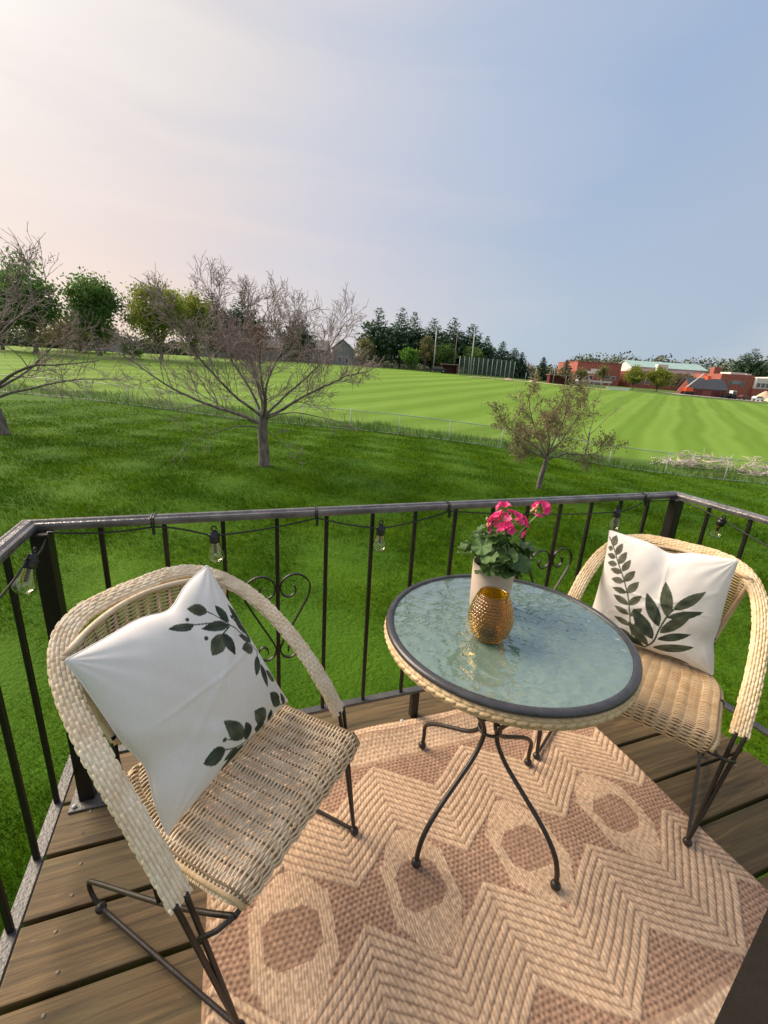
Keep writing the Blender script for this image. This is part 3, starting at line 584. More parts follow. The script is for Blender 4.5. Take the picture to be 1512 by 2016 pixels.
    for i in range(-7, 8):
        mb.tube([(i * ST * hwf(t), -(seat_pt(t)[0]), seat_pt(t)[1]) for t in np.linspace(0, .395 + .034 * 2.0, 24)], .0030, 5)
    o['seat_stakes'] = mb.mesh('seat_stakes')
    mb = MB()
    for sg_ in (-1, 1):
        mb.tube([(sg_ * .230 * hwf(t), -seat_pt(t)[0], seat_pt(t)[1] - .012) for t in np.linspace(0, .395 + .034 * 1.2, 26)], .0070, 8)
    mb.tube([(-.163, .42, .382), (.163, .42, .382)], .0085, 8); o['seat_frame'] = mb.mesh('seat_frame')
    # back panel
    mb = MB(); j = 0; vv = 0.; m_ = 54
    def back(v, x):   # v 0 bottom .. 1 top, x -1..1
        hw = .168 + .052 * v; fb = -.425 - .060 * (1 - x * x); ftp = -.462 - .062 * (1 - x * x); ztp = .742 + .026 * (1 - x * x)
        bow = .012 * math.sin(PI * v); return hw * x, fb + (ftp - fb) * v - bow, .492 + (ztp - .492) * v
    xs = np.linspace(-1, 1, 97)
    for j in range(m_):
        v = j / (m_ - 1); P = np.array([back(v, x) for x in xs]); a = .0038 * np.cos(PI * P[:, 0] / .030 + PI * j)
        mb.tube(np.stack([P[:, 0], -(P[:, 1] + a), P[:, 2]], 1), .0024, 4, caps=False)
    o['back_weave'] = mb.mesh('back_weave')
    mb = MB()
    for i in range(-6, 7):
        x = i / 6.3; mb.tube([(back(v, x)[0], -back(v, x)[1], back(v, x)[2]) for v in np.linspace(0, 1, 12)], .0030, 5)
    o['back_stakes'] = mb.mesh('back_stakes')
    mb = MB()
    for x in (-1, 1): mb.tube([(back(v, x)[0], -back(v, x)[1], back(v, x)[2]) for v in np.linspace(0, 1.02, 14)], .0085, 8)
    mb.tube([(back(0, x)[0], -back(0, x)[1], back(0, x)[2] - .003) for x in np.linspace(-1, 1, 20)], .0085, 8)
    mb.tube([(back(1, x)[0], -back(1, x)[1] , back(1, x)[2] + .004) for x in np.linspace(-1, 1, 20)], .0075, 8)
    o['back_frame'] = mb.mesh('back_frame')
    # front legs: two rods from the hoop end to a ball foot
    fs, fd = .241, -.46; legs = []; rears = []; ftm = MB().ball((0, 0, 0), .0135, 12, 8).mesh('foot')
    for (a, b, tdir), sg_ in zip(ends, (1, -1)):
        mb = MB(); ft = np.array((sg_ * fs, -.0, .018))
        for p0 in (a, b): mb.tube(catmull([p0 + tdir * .003, p0 - tdir * .02, ft + (p0 - ft) * .12 + np.array((0, 0, -.004)), ft], 6), .0058, 8)
        legs.append(mb.mesh('leg'))
        mb = MB(); P = catmull([(sg_ * fs, 0, .016), (sg_ * fs, .12, .014), (sg_ * fs, .36, .014), (sg_ * fs, .455, .016), (sg_ * fs, .490, .036), (sg_ * fs, .497, .078), (sg_ * fs, .455, .106), (sg_ * fs, .217, .225), (sg_ * fs, .087, .302), (sg_ * .236, .0, .352)], 5)
        mb.tube(P, .0056, 8); rears.append(mb.mesh('sled_rail'))
    o['bracket'] = MB().tube([(0, .415, .380), (0, .424, .44), (0, .428, .515)], .0070, 8).mesh('bracket')
    mb = MB().tube([(-.236, .0, .352), (.236, .0, .352)], .0056, 8); mb.tube([(-.236, .26, .376), (.236, .26, .376)], .0056, 8)
    for sg_ in (-1, 1): mb.tube([(sg_ * .236, .0, .352), (sg_ * .262, .02, .335), (sg_ * .285, .045, .325)], .0050, 6); mb.tube([(sg_ * .236, .26, .376), (sg_ * .242, .217, .225 )], .0050, 6)
    o['crossbar'] = mb.mesh('crossbar'); 
    return o, legs, rears, ftm
CM, CLEG, CREAR, CFOOT = chair_meshes()
def chair(loc, yaw, label, hoop_m, seat_m):
    c = thing('wicker_chair', (*loc, .004), label, 'chair', yaw, 'wicker armchairs on the deck')
    def put(name, m, stuff=False, parent=c):
        me = CM[name]; p = bpy.data.objects.new(name, me); col.objects.link(p); p.parent = parent
        if not me.materials: me.materials.append(MATS[m])
        p.material_slots[0].link = 'OBJECT'; p.material_slots[0].material = MATS[m]
        if stuff: p['kind'] = 'stuff'
        return p
    put('arm_hoop', hoop_m, True); put('seat_weave', seat_m, True); put('seat_stakes', 'wicker_dark', True); put('seat_frame', 'wicker_tan'); put('back_weave', seat_m, True); put('back_stakes', 'wicker_dark', True); put('back_frame', seat_m); [setattr(put('bracket', 'black_metal'), 'location', (x_, 0, 0)) for x_ in (-.171, .171)]; put('crossbar', 'brown_metal')
    for me, sg_ in zip(CLEG, (1, -1)):
        if not me.materials: me.materials.append(MATS['brown_metal'])
        lg = obj('leg', me, None, c)
        if not CFOOT.materials: CFOOT.materials.append(MATS['brown_metal'])
        ft = obj('foot', CFOOT, None, lg); ft.location = (sg_ * .241, 0, .0135)
    for me, sg_ in zip(CREAR, (1, -1)):
        if not me.materials: me.materials.append(MATS['brown_metal'])
        lg = obj('sled_rail', me, None, c); ft = obj('foot', CFOOT, None, lg); ft.location = (sg_ * .241, .462, .0135)
    return c
LP, LY = (.6377, -.5756), R(43.68)
RP, RY = (1.6689, -.5445), R(-59.0)
chair(LP, LY, 'pale cream wicker armchair holding the pillow with scattered leaf sprigs', 'wicker_white', 'wicker_seat')
chair(RP, RY, 'wicker armchair with warm light in its colour holding the pillow with the tall fern print', 'wicker_warm_light', 'wicker_seat_warm_light')

# ------------------------------------------------------------------ pillows
def leaf_mask(U, V, b, t, w):
    b, t = np.array(b), np.array(t); d = t - b; l = np.linalg.norm(d); d /= l; a = ((U - b[0]) * d[0] + (V - b[1]) * d[1]) / l; s = np.abs(-(U - b[0]) * d[1] + (V - b[1]) * d[0])
    prof = np.where((a > 0) & (a < 1), np.sin(PI * np.clip(a, 0, 1) ** .85) ** .85, 0); inside = s < .5 * w * prof; return inside, a, s
def stem_mask(U, V, P, w):
    P = catmull(P, 5) if len(P) > 2 else np.array(P); m = np.zeros(U.shape, bool)
    for p, q in zip(P[:-1], P[1:]):
        d = q - p; l2 = d @ d + 1e-12; t = np.clip(((U - p[0]) * d[0] + (V - p[1]) * d[1]) / l2, 0, 1); m |= np.hypot(U - p[0] - t * d[0], V - p[1] - t * d[1]) < w
    return m
def pillow(corners, pose, label, leaves, stems, dots, notch, thick, n=230, flipn=1):
    """corners: BL, BR, TR, TL in chair coordinates (s, f, z)."""
    (px, py), yaw = pose; cw, sw = math.cos(yaw), math.sin(yaw)
    K = np.array([(px + s * cw + f * sw, py + s * sw - f * cw, z) for s, f, z in corners]); base = K.mean(0); base[2] = K[:, 2].min() - .01; K = K - base
    th = thing('throw_pillow', base, label, 'pillow', 0, 'printed throw pillows')
    g = np.linspace(-1, 1, n); U, V = np.meshgrid(g, g, indexing='ij')
    au, av = 1 - U ** 2, 1 - V ** 2
    Ui = U * (1 - .06 * av ** 1.0 * np.abs(U) ** 3); Vi = V * (1 - .06 * au * np.abs(V) ** 3)
    dent = np.zeros(U.shape)
    for (side, pos, wd, amt) in notch:
        if side == 'top': e = np.exp(-((U - pos) / wd) ** 2) * np.clip((V + .2) / 1.2, 0, 1) ** 1.6; Vi = Vi - amt * e; dent += e
        if side == 'left': e = np.exp(-((V - pos) / wd) ** 2) * np.clip((-U + .2) / 1.2, 0, 1) ** 1.8; Ui = Ui + amt * e; dent += e
        if side == 'right': e = np.exp(-((V - pos) / wd) ** 2) * np.clip((U + .2) / 1.2, 0, 1) ** 1.8; Ui = Ui - amt * e; dent += e
    a, b = (Ui + 1) / 2, (Vi + 1) / 2
    P = ((1 - a) * (1 - b))[..., None] * K[0] + (a * (1 - b))[..., None] * K[1] + (a * b)[..., None] * K[2] + ((1 - a) * b)[..., None] * K[3]
    nm = np.cross(K[1] - K[0], K[3] - K[0]); nm /= np.linalg.norm(nm)
    G = (np.clip(1 - np.abs(U) ** 2.3, 0, 1) * np.clip(1 - np.abs(V) ** 2.3, 0, 1)) ** .5
    wob = sum(a_ * np.sin(kx * U + ky * V + ph_) for a_, kx, ky, ph_ in [(.018, 5.3, 2.1, .3), (.012, -4.1, 8.3, 1.1), (.009, 11.7, 6.1, 2.), (.007, 14.3, -9.7, .5), (.005, 21., 17., 1.7), (.005, -25., 13., .9)])
    rad_c = sum(np.exp(-np.hypot(U - cu, V - cv) / .35) * .06 * np.sin(np.arctan2(V - cv, U - cu) * 17 + cu) for cu in (-1, 1) for cv in (-1, 1))
    wr = (wob + rad_c + .020 * np.sin(3.1 * U + 2.3 * V + 1) + .012 * np.sin(7 * U - 5 * V) + .032 * np.exp(-((V - .02 + .03 * U) / .028) ** 2) * au ** .7 + .026 * np.exp(-((U - .05) / .028) ** 2) * av ** .7 + .03 * np.exp(-((V - .55 * U + .05) / .06) ** 2) * (U > -.7) + .05 * np.exp(-((V + .8 * U + .65) / .12) ** 2)) * G
    front = P + nm * (thick * G * (1 - .35 * np.clip(dent, 0, 1)) + thick * wr)[..., None]; back = P - nm * (thick * .85 * G * (1 - .35 * np.clip(dent, 0, 1)))[..., None]
    C = np.empty(U.shape + (3,)); C[:] = (.79, .755, .72); C *= (1 + .015 * rng.standard_normal(U.shape))[..., None]
    uu, v2 = (U + 1) / 2, (V + 1) / 2
    for S_, w, c in stems: C[stem_mask(uu, v2, S_, w)] = c
    for (bx, by, tx, ty, w, c) in leaves:
        m, aa, s = leaf_mask(uu, v2, (bx, by), (tx, ty), w); cc = np.array(c)[None] * (1 + .35 * (np.sin(uu * 37 + v2 * 23) * np.sin(v2 * 41 - uu * 17)))[m][:, None] * (1 + .25 * (rng.random() - .5)); C[m] = cc; rib = m & (s < .0022) ; C[rib] = np.array(c) * .55
    for (x, y, r_), c in dots: C[np.hypot(uu - x, v2 - y) < r_] = c
    me = MB().grid(front).mesh('front_panel'); at = me.attributes.new('tint', 'FLOAT_COLOR', 'POINT'); at.data.foreach_set('color', np.c_[C.reshape(-1, 3), np.ones(n * n)].astype(np.float32).ravel())
    me.flip_normals() if flipn < 0 else None
    fp = obj('front_panel', me, 'pillow_print', th); fp['label'] = 'white cotton front with a printed green leaf pattern'
    st = max(1, (n - 1) // 45); idx = np.unique(np.r_[np.arange(0, n, st), n - 1]); bp = MB().grid(back[np.ix_(idx, idx)]).build('back_panel', 'olive_cloth', th); bp['label'] = 'plain olive green back'
    ring = np.vstack([P[:, 0], P[-1, 1:], P[::-1, -1][1:], P[0, ::-1][1:]]); MB().tube(ring[::4], .0022, 5, caps=False).build('seam', 'white_cloth', th)
    return th
g1, g2, g3 = (.050, .066, .046), (.085, .098, .062), (.125, .125, .085)
LL = [(0.729, 0.828, 0.655, 0.933, 0.055), (0.81, 0.698, 0.801, 0.822, 0.055), (0.909, 0.569, 0.912, 0.771, 0.067), (0.929, 0.51, 0.943, 0.627, 0.043), (0.615, 0.837, 0.451, 0.884, 0.049), (0.794, 0.687, 0.628, 0.787, 0.049), (0.709, 0.681, 0.568, 0.632, 0.079), (0.718, 0.682, 0.702, 0.541, 0.061), (0.919, 0.51, 0.825, 0.603, 0.037), (0.897, 0.477, 0.779, 0.533, 0.061), (0.891, 0.422, 0.767, 0.354, 0.049), (0.869, 0.374, 0.816, 0.236, 0.049), (0.941, 0.209, 0.882, 0.32, 0.055), (0.885, 0.05, 0.819, 0.193, 0.079), (0.951, 0.014, 0.935, 0.114, 0.043), (0.714, 0.064, 0.639, 0.195, 0.085), (0.752, 0.02, 0.784, 0.09, 0.055), (0.702, 0.025, 0.607, 0.089, 0.055), (0.507, 0.107, 0.432, 0.297, 0.079), (0.549, 0.059, 0.552, 0.188, 0.061), (0.38, 0.146, 0.242, 0.182, 0.079), (0.462, 0.077, 0.354, 0.092, 0.043), (0.528, 0.03, 0.326, 0.045, 0.067)]
LL = [(*l[:4], l[4] * 1.2, g1 if i % 3 else g2) for i, l in enumerate(LL)]
LS = [([(0.926, 0.444), (0.872, 0.573), (0.806, 0.677), (0.701, 0.768), (0.541, 0.888)], .004, g1), ([(0.933, 0.439), (0.878, 0.417), (0.855, 0.369)], .004, g1), ([(0.978, 0.0), (0.885, 0.05)], .004, g1), ([(0.82, .0), (0.701, .005), (0.574, 0.04), (0.464, 0.085), (0.38, 0.146)], .004, g1), ([(0.504, 0.103), (0.392, 0.205)], .003, g1), ([(0.806, 0.677), (0.709, 0.681)], .0035, g1), ([(0.807, 0.679), (0.729, 0.828)], .0035, g1), ([(0.876, 0.579), (0.865, 0.705)], .003, g1)]
LDt = [((x, y, .013), g1) for x, y in ((0.61, 0.73), (0.603, 0.886), (0.865, 0.705), (0.392, 0.205))]
pillow([(-.215, -.205, .408), (.222, -.235, .408), (.118, -.415, .842), (-.258, -.385, .792)], (LP, LY), 'white pillow with scattered green leaf sprigs slumped in the cream chair', LL, LS, LDt, [('top', .20, .26, .11), ('left', -.32, .26, .075)], .074)
RF = [(0.057, 0.872, 0.07, 0.98, 0.053), (0.104, 0.803, 0.14, 0.924, 0.047), (0.147, 0.732, 0.191, 0.86, 0.051), (0.193, 0.678, 0.24, 0.801, 0.047), (0.228, 0.597, 0.297, 0.715, 0.053), (0.274, 0.505, 0.345, 0.632, 0.053), (0.309, 0.402, 0.391, 0.523, 0.047), (0.344, 0.31, 0.417, 0.411, 0.047), (0.387, 0.213, 0.443, 0.304, 0.042), (0.065, 0.845, 0.014, 0.848, 0.037), (0.107, 0.78, 0.021, 0.786, 0.042), (0.133, 0.722, 0.041, 0.712, 0.044), (0.192, 0.666, 0.083, 0.667, 0.044), (0.228, 0.591, 0.114, 0.585, 0.047), (0.271, 0.504, 0.144, 0.511, 0.044), (0.307, 0.405, 0.167, 0.452, 0.047), (0.328, 0.319, 0.2, 0.355, 0.044), (0.356, 0.218, 0.217, 0.259, 0.044), (0.385, 0.109, 0.244, 0.157, 0.047), (0.425, 0.04, 0.279, 0.082, 0.053), (0.361, 0.051, 0.309, 0.129, 0.042)]
RB = [(0.608, 0.404, 0.539, 0.71, 0.095), (0.565, 0.297, 0.42, 0.562, 0.1), (0.639, 0.482, 0.836, 0.697, 0.084), (0.609, 0.398, 0.853, 0.524, 0.068), (0.583, 0.243, 0.775, 0.491, 0.089), (0.576, 0.176, 0.809, 0.307, 0.068), (0.554, 0.066, 0.846, 0.204, 0.079), (0.541, 0.161, 0.35, 0.388, 0.116), (0.517, 0.07, 0.335, 0.257, 0.089), (0.49, 0.03, 0.321, 0.119, 0.074), (0.631, 0.012, 0.836, 0.021, 0.042)]
RLv = [(*l[:4], l[4] * 1.25, g3) for l in RF] + [(*l, g1 if i % 2 else g2) for i, l in enumerate(RB)]
RS = [([(0.011, 0.94), (0.074, 0.853), (0.147, 0.732), (0.195, 0.661), (0.247, 0.565), (0.288, 0.478), (0.321, 0.374), (0.349, 0.267), (0.388, 0.123), (0.427, 0.028)], .0055, g2), ([(0.491, 0.024), (0.55, 0.137), (0.574, 0.273), (0.607, 0.41), (0.639, 0.482)], .007, g1)]
pillow([(-.235, -.345, .405), (.196, -.365, .405), (.168, -.425, .820), (-.236, -.41, .822)], (RP, RY), 'white pillow with a tall fern and big leaves propped in the warm-lit chair', RLv, RS, [], [('top', .04, .24, .10), ('right', -.45, .22, .04)], .060)

# ------------------------------------------------------------------ amber vase and geranium
GT = TZ - .0025
va = thing('glass_vase', (1.147, -.470, GT), 'amber hobnail glass vase standing on the table before the flower pot', 'vase')
def vase_mesh():
    n, m = 160, 90; th = np.linspace(0, 2 * PI, n + 1); z = np.linspace(0, 1, m); H = .133
    rp = np.interp(z, [0, .03, .10, .22, .38, .55, .72, .88, 1.], [.030, .037, .0445, .0525, .0575, .0570, .0515, .0440, .0385])
    Tm, Zm = np.meshgrid(th, z, indexing='ij'); rows = 17; ph = Zm * rows; rw = np.floor(ph); fr = ph - rw; fu = (Tm / (2 * PI) * 32 + .5 * (rw % 2)) % 1
    b = np.clip(1 - ((2 * fr - 1) ** 2 + (2 * fu - 1) ** 2), 0, 1) ** .7 * ((Zm > .03) & (Zm < .965)); rr = rp[None] + .0032 * b
    A = np.stack([rr * np.cos(Tm), rr * np.sin(Tm), Zm * H], 2); zi = z[::-1] * (1 - .05) + .05; ri = np.interp(zi, z, rp) - .0032
    B = np.stack([ri[None] * np.cos(Tm), ri[None] * np.sin(Tm), np.tile(zi * H, (n + 1, 1)) + 0 * Tm], 2); B[:, 0, 2] = H
    mb = MB(); mb.grid(np.concatenate([A, B], 1)); mb.lathe([(.0004, 0.0), (.030, 0.0)], 40); mb.lathe([(ri[-1], .05 * H), (.0004, .05 * H)], 40); return mb
obj('body', vase_mesh().solid('body'), 'amber_glass', va)
MB().lathe([(.0385, .131), (.0390, .1345), (.0370, .1350), (.0352, .131)], 40).build('lip', 'amber_glass', va)
cd = MB().lathe([(.0005, .0072), (.021, .0072), (.021, .030), (.017, .032), (.0005, .0315)], 24).build('tealight', 'sand', va)

ge = thing('potted_geranium', (1.243, -.322, GT), 'pink flowering geranium in a cream ceramic pot on the glass table', 'potted plant')
MB().lathe([(.0005, 0), (.055, 0), (.058, .004), (.0600, .05), (.0620, .100), (.0630, .146), (.0620, .1485), (.0600, .1485), (.0585, .145), (.0575, .120), (.0005, .120)], 64).build('pot', 'ceramic', ge)
MB().lathe([(.0005, .128), (.030, .127), (.0572, .1245)], 32).build('soil', 'soil', ge)
def leaf_mesh(seed):
    r_ = np.random.default_rng(seed); mb = MB(); n, k = 44, 7; V = [(0, 0, 0)]
    lobes = 5; th0 = np.linspace(-PI * .90, PI * .90, n); F = []
    for i in range(1, k + 1):
        q = i / k
        for t in th0:
            lob = 1 - .10 * (.5 + .5 * math.cos(lobes * t * 1.1 + PI)) * q - .045 * (.5 + .5 * math.cos(t * 23)) * q; rr = q * lob * (1 - .06 * abs(t) / PI)
            fold = .10 * q * math.cos(t * 7) * q + .16 * q * q - .05 * math.sin(3 * t + seed) * q
            V.append((rr * math.cos(t), rr * math.sin(t), fold))
    for j in range(n - 1): F.append((0, 1 + j, 2 + j))
    for i in range(k - 1):
        for j in range(n - 1): a = 1 + i * n + j; F.append((a, a + n, a + n + 1, a + 1))
    return mb.add(V, F).mesh('leaf')
lm = [leaf_mesh(i) for i in range(4)]
for me in lm: me.materials.append(MATS['leaf_green'])
def flower_petal():
    V = []; F = []; a, b = 6, 5
    for i in range(a):
        u = i / (a - 1); w = .5 * math.sin(PI * min(1, u * .92 + .06)) ** .8 * (.55 + .6 * u)
        for j in range(b): s = (j / (b - 1) - .5) * 2; V.append((u, w * s * .95, .18 * u * u + .10 * s * s - .10 * (u > .85)))
    for i in range(a - 1):
        for j in range(b - 1): q = i * b + j; F.append((q, q + b, q + b + 1, q + 1))
    return V, F
pv, pf = flower_petal(); fmb = MB()
for k in range(5):
    a = 2 * PI * k / 5 + (.12 if k % 2 else 0); rot = Matrix.Rotation(a, 3, 'Z') @ Matrix.Rotation(-.35, 3, 'Y'); fmb.add([(rot @ Vector(q))[:] for q in pv], pf)
flo_me = fmb.mesh('floret'); flo_me.materials.append(MATS['petal'])
stems = MB(); rg = random.Random(5)
RX, UX = Vector((.9386, -.3398, 0)).normalized(), Vector((0, 0, 1)); FX = Vector((.342, .892, 0)).normalized()
def gp(x, z, d=0.): return RX * x + UX * z + FX * d      # pot-centred: x across, z up, d back
leaf_spots = []
for k in range(46):
    a = rg.uniform(0, 2 * PI); r_ = rg.uniform(.01, .095) ; zz = .150 + rg.uniform(.0, .085) * (1.1 - r_ / .13) + .012
    leaf_spots.append((r_ * math.cos(a) - .004, zz + rg.uniform(-.01, .02), r_ * math.sin(a), rg.uniform(.020, .034)))
leaf_spots += [(-.095, .178, -.01, .026), (-.088, .190, .02, .024), (-.075, .205, 0, .028), (-.055, .238, .01, .022), (-.050, .252, .01, .018), (.085, .205, .0, .030), (.088, .178, -.01, .030), (.098, .192, .02, .024), (.055, .160, -.055, .034), (.01, .150, -.075, .034), (.035, .150, -.070, .030), (-.03, .158, -.065, .028), (.075, .155, -.03, .028), (.0, .188, -.07, .034), (-.045, .145, -.05, .026), (.02, .205, -.06, .030)]
for i, (x, z, d, s) in enumerate(leaf_spots):
    p = gp(x, z, d); l = obj('leaf', lm[i % 4], None, ge); l.location = p; l.scale = (s * 1.08,) * 3
    outw = Vector((p.x, p.y, 0)); az = math.atan2(outw.y, outw.x) if outw.length > .004 else rg.uniform(0, 6.28)
    l.rotation_euler = (rg.uniform(-.45, .45), rg.uniform(.05, .75) if outw.length > .03 else rg.uniform(-.3, .5), az + rg.uniform(-.7, .7))
    b = Vector((p.x * .25, p.y * .25, .128)); m_ = (b + p) / 2 + Vector((p.x * .12, p.y * .12, .012)); stems.tube(catmull([b, m_, p], 4), .0016, 5)
heads = [(gp(.022, .272, -.005), .045, 40), (gp(.118, .322, .01), .018, 9), (gp(.006, .322, .0), .012, 4)]
for c, rad, nfl in heads:
    stems.tube(catmull([(c.x * .15, c.y * .15, .13), (c.x * .5, c.y * .5, .13 + (c.z - .13) * .55), (c.x, c.y, c.z - rad * .4)], 6), .0021, 6)
    for k in range(nfl):
        v = Vector((rg.gauss(0, 1), rg.gauss(0, 1), rg.gauss(.25, .7))).normalized(); q = c + Vector((v.x * rad * 1.1, v.y * rad * 1.1, v.z * rad * .75)); f_ = obj('floret', flo_me, None, ge); f_.location = q; f_.scale = (rg.uniform(.0135, .018),) * 3
        f_.rotation_euler = (v + Vector((0, 0, .15))).to_track_quat('Z', 'Y').to_euler(); stems.tube([c - Vector((0, 0, rad * .4)), (c + q) / 2, q], .0008, 4)
stems.build('stems', 'stem_green', ge)
bud_me = MB().ball((0, 0, 0), .0042, 8, 6, 1.5).mesh('bud'); bud_me.materials.append(MATS['bud'])
for x, z, d in [(-.040, .285, .0), (-.034, .278, .01), (-.030, .270, -.01), (-.036, .266, .0), (.092, .322, .0), (.098, .318, -.006), (.103, .312, .0), (.088, .316, .004), (.100, .332, .0), (.004, .300, -.03), (.012, .296, -.035)]:
    b = obj('bud', bud_me, None, ge); b.location = gp(x, z, d); b.rotation_euler = (rg.uniform(-.6, .6), rg.uniform(-.6, .6), 0)

# ------------------------------------------------------------------ chain-link fence
fen = thing('chain_link_fence', (float(FA[0]), float(FA[1]), tz(*FA)), 'low galvanised chain-link fence between the lawn and the mown sports field', 'fence')
FL_ = np.linalg.norm(FB - FA); ns = 260; ts = np.linspace(0, FL_, ns); fxy = FA[None] + FD[None] * ts[:, None]; fz = terr(fxy[:, 0], fxy[:, 1]); base = np.array(fen.location)
def fp(t, h): x, y = FA + FD * t; return np.array((x, y, np.interp(t, ts, fz) + h)) - base
MB().tube([fp(t, 1.19) for t in ts[::4]], .021, 6).build('top_rail', 'galvanised', fen)
MB().tube([fp(t, .06) for t in ts[::4]], .018, 6).build('bottom_rail', 'galvanised', fen)
t = .4
while t < FL_:
    MB().tube([fp(t, -.3), fp(t, 1.24)], .026, 8).build('post', 'galvanised', fen); t += 3.05
wm = []
for k in range(int(FL_ / .075)):
    for dr in (1, -1):
        t0 = k * .075; t1 = t0 + dr * 1.1
        if 0 <= t1 <= FL_:
            a, b = fp(t0, .07), fp(t1, 1.18); w = np.array((0, 0, .0022)); wm.append(np.array([a - w, a + w, b + w, b - w]))
o = obj('wire_mesh', raw_mesh('wire_mesh', np.concatenate(wm), 4), 'wire_mesh', fen); o['kind'] = 'stuff'

# ------------------------------------------------------------------ trees
def limb_tube(mb, P, r0, r1, n): P = np.asarray(P); mb.tube(P, np.linspace(r0, r1, len(P)), n, caps=False)
def bare_tree(name, loc, trunk, limbs, label, rtr, dens, tm, up=.35, seed=1, tw=1., leaf=None, zs=1.):
    rg = np.random.default_rng(seed); z0 = tz(*loc); t = thing(name, (loc[0], loc[1], z0), label, 'tree')
    tr = MB(); tr.tube(catmull(trunk, 5), np.interp(np.linspace(0, 1, (len(trunk) - 1) * 5 + 1), [0, .06, .2, 1], [rtr * 1.45, rtr * 1.12, rtr, rtr * .8]), 12); cr = MB(); tips = []
    def rec(P, r0, lvl, length, r_l):
        k = len(P); dn = dens if r_l > .031 else max(4, dens // 3); n_ch = [0, dn, max(3, int(dn * .60)), 3][lvl]
        for i in range(n_ch):
            u = .22 + .78 * (i + rg.random()) / n_ch; idx = min(k - 2, int(u * (k - 1))); p = P[idx] + (P[idx + 1] - P[idx]) * (u * (k - 1) - idx); d = P[idx + 1] - P[idx]; d /= np.linalg.norm(d)
            s = rg.standard_normal(3); s -= d * (s @ d); s /= np.linalg.norm(s); ang = rg.uniform(.45, 1.05); nd = d * math.cos(ang) + s * math.sin(ang); nd[2] += up * (1.2 - .3 * lvl); nd /= np.linalg.norm(nd)
            ln = length * rg.uniform(.42, .80) * (1.15 - .45 * u) * (1 if lvl < 3 else .9); nseg = 5 if lvl < 2 else 4; Q = [p]
            for j in range(nseg): nd = nd + rg.standard_normal(3) * .13 + np.array((0, 0, up * .10)); nd /= np.linalg.norm(nd); Q.append(Q[-1] + nd * ln / nseg)
            Q = np.array(Q); rr = max(r0 * (.50 if lvl == 1 else .55) * (1 - .45 * u), .0042 * tw)
            limb_tube(cr, Q, rr, max(rr * .45, .003 * tw), 4 if lvl == 1 else 3); tips.append(Q)
            if lvl < 3: rec(Q, rr, lvl + 1, ln, r_l)
    for Lb in limbs:
        pts, r0 = Lb; P = catmull(pts, 5); P[:, 2] = np.where(P[:, 2] > 1.6, 1.6 + (P[:, 2] - 1.6) * zs, P[:, 2]); P = P + np.cumsum(rg.standard_normal(P.shape) * .012, axis=0); limb_tube(tr, P, r0 * .85, r0 * .16, 7); rec(P, r0 * .55, 1, np.linalg.norm(P[-1] - P[0]) * .46, r0)
    tr.build('trunk', 'bark', t); c = cr.build('branches', tm, t); c['kind'] = 'stuff'
    if leaf:
        m_, n_, sz = leaf; A = np.concatenate([q[1:] for q in tips]); pick = A[rg.integers(0, len(A), n_)] + rg.standard_normal((n_, 3)) * .05
        lf = obj('leaves', raw_mesh('leaves', quads(pick, sz, rg), 4), m_, t); lf['kind'] = 'stuff'
    return t
def quads(C, size, rg, flat=0.):
    n = len(C); a = rg.standard_normal((n, 3)); a[:, 2] *= (1 - flat); a /= np.linalg.norm(a, axis=1)[:, None]; b = rg.standard_normal((n, 3)); b[:, 2] *= (1 - flat); b -= a * (a * b).sum(1)[:, None]; b /= np.linalg.norm(b, axis=1)[:, None]
    s = (size * (.6 + .8 * rg.random(n)))[:, None]; a *= s; b *= s * .55
    return np.stack([C - a, C + b * .9, C + a, C - b * .9], 1).reshape(-1, 3)
CX, CY = np.array((.9402, -.3405)), np.array((.3579, .9338))    # across / away directions on the ground
def ax(x, z, d=0.): return np.array((CX[0] * x + CY[0] * d, CX[1] * x + CY[1] * d, z))
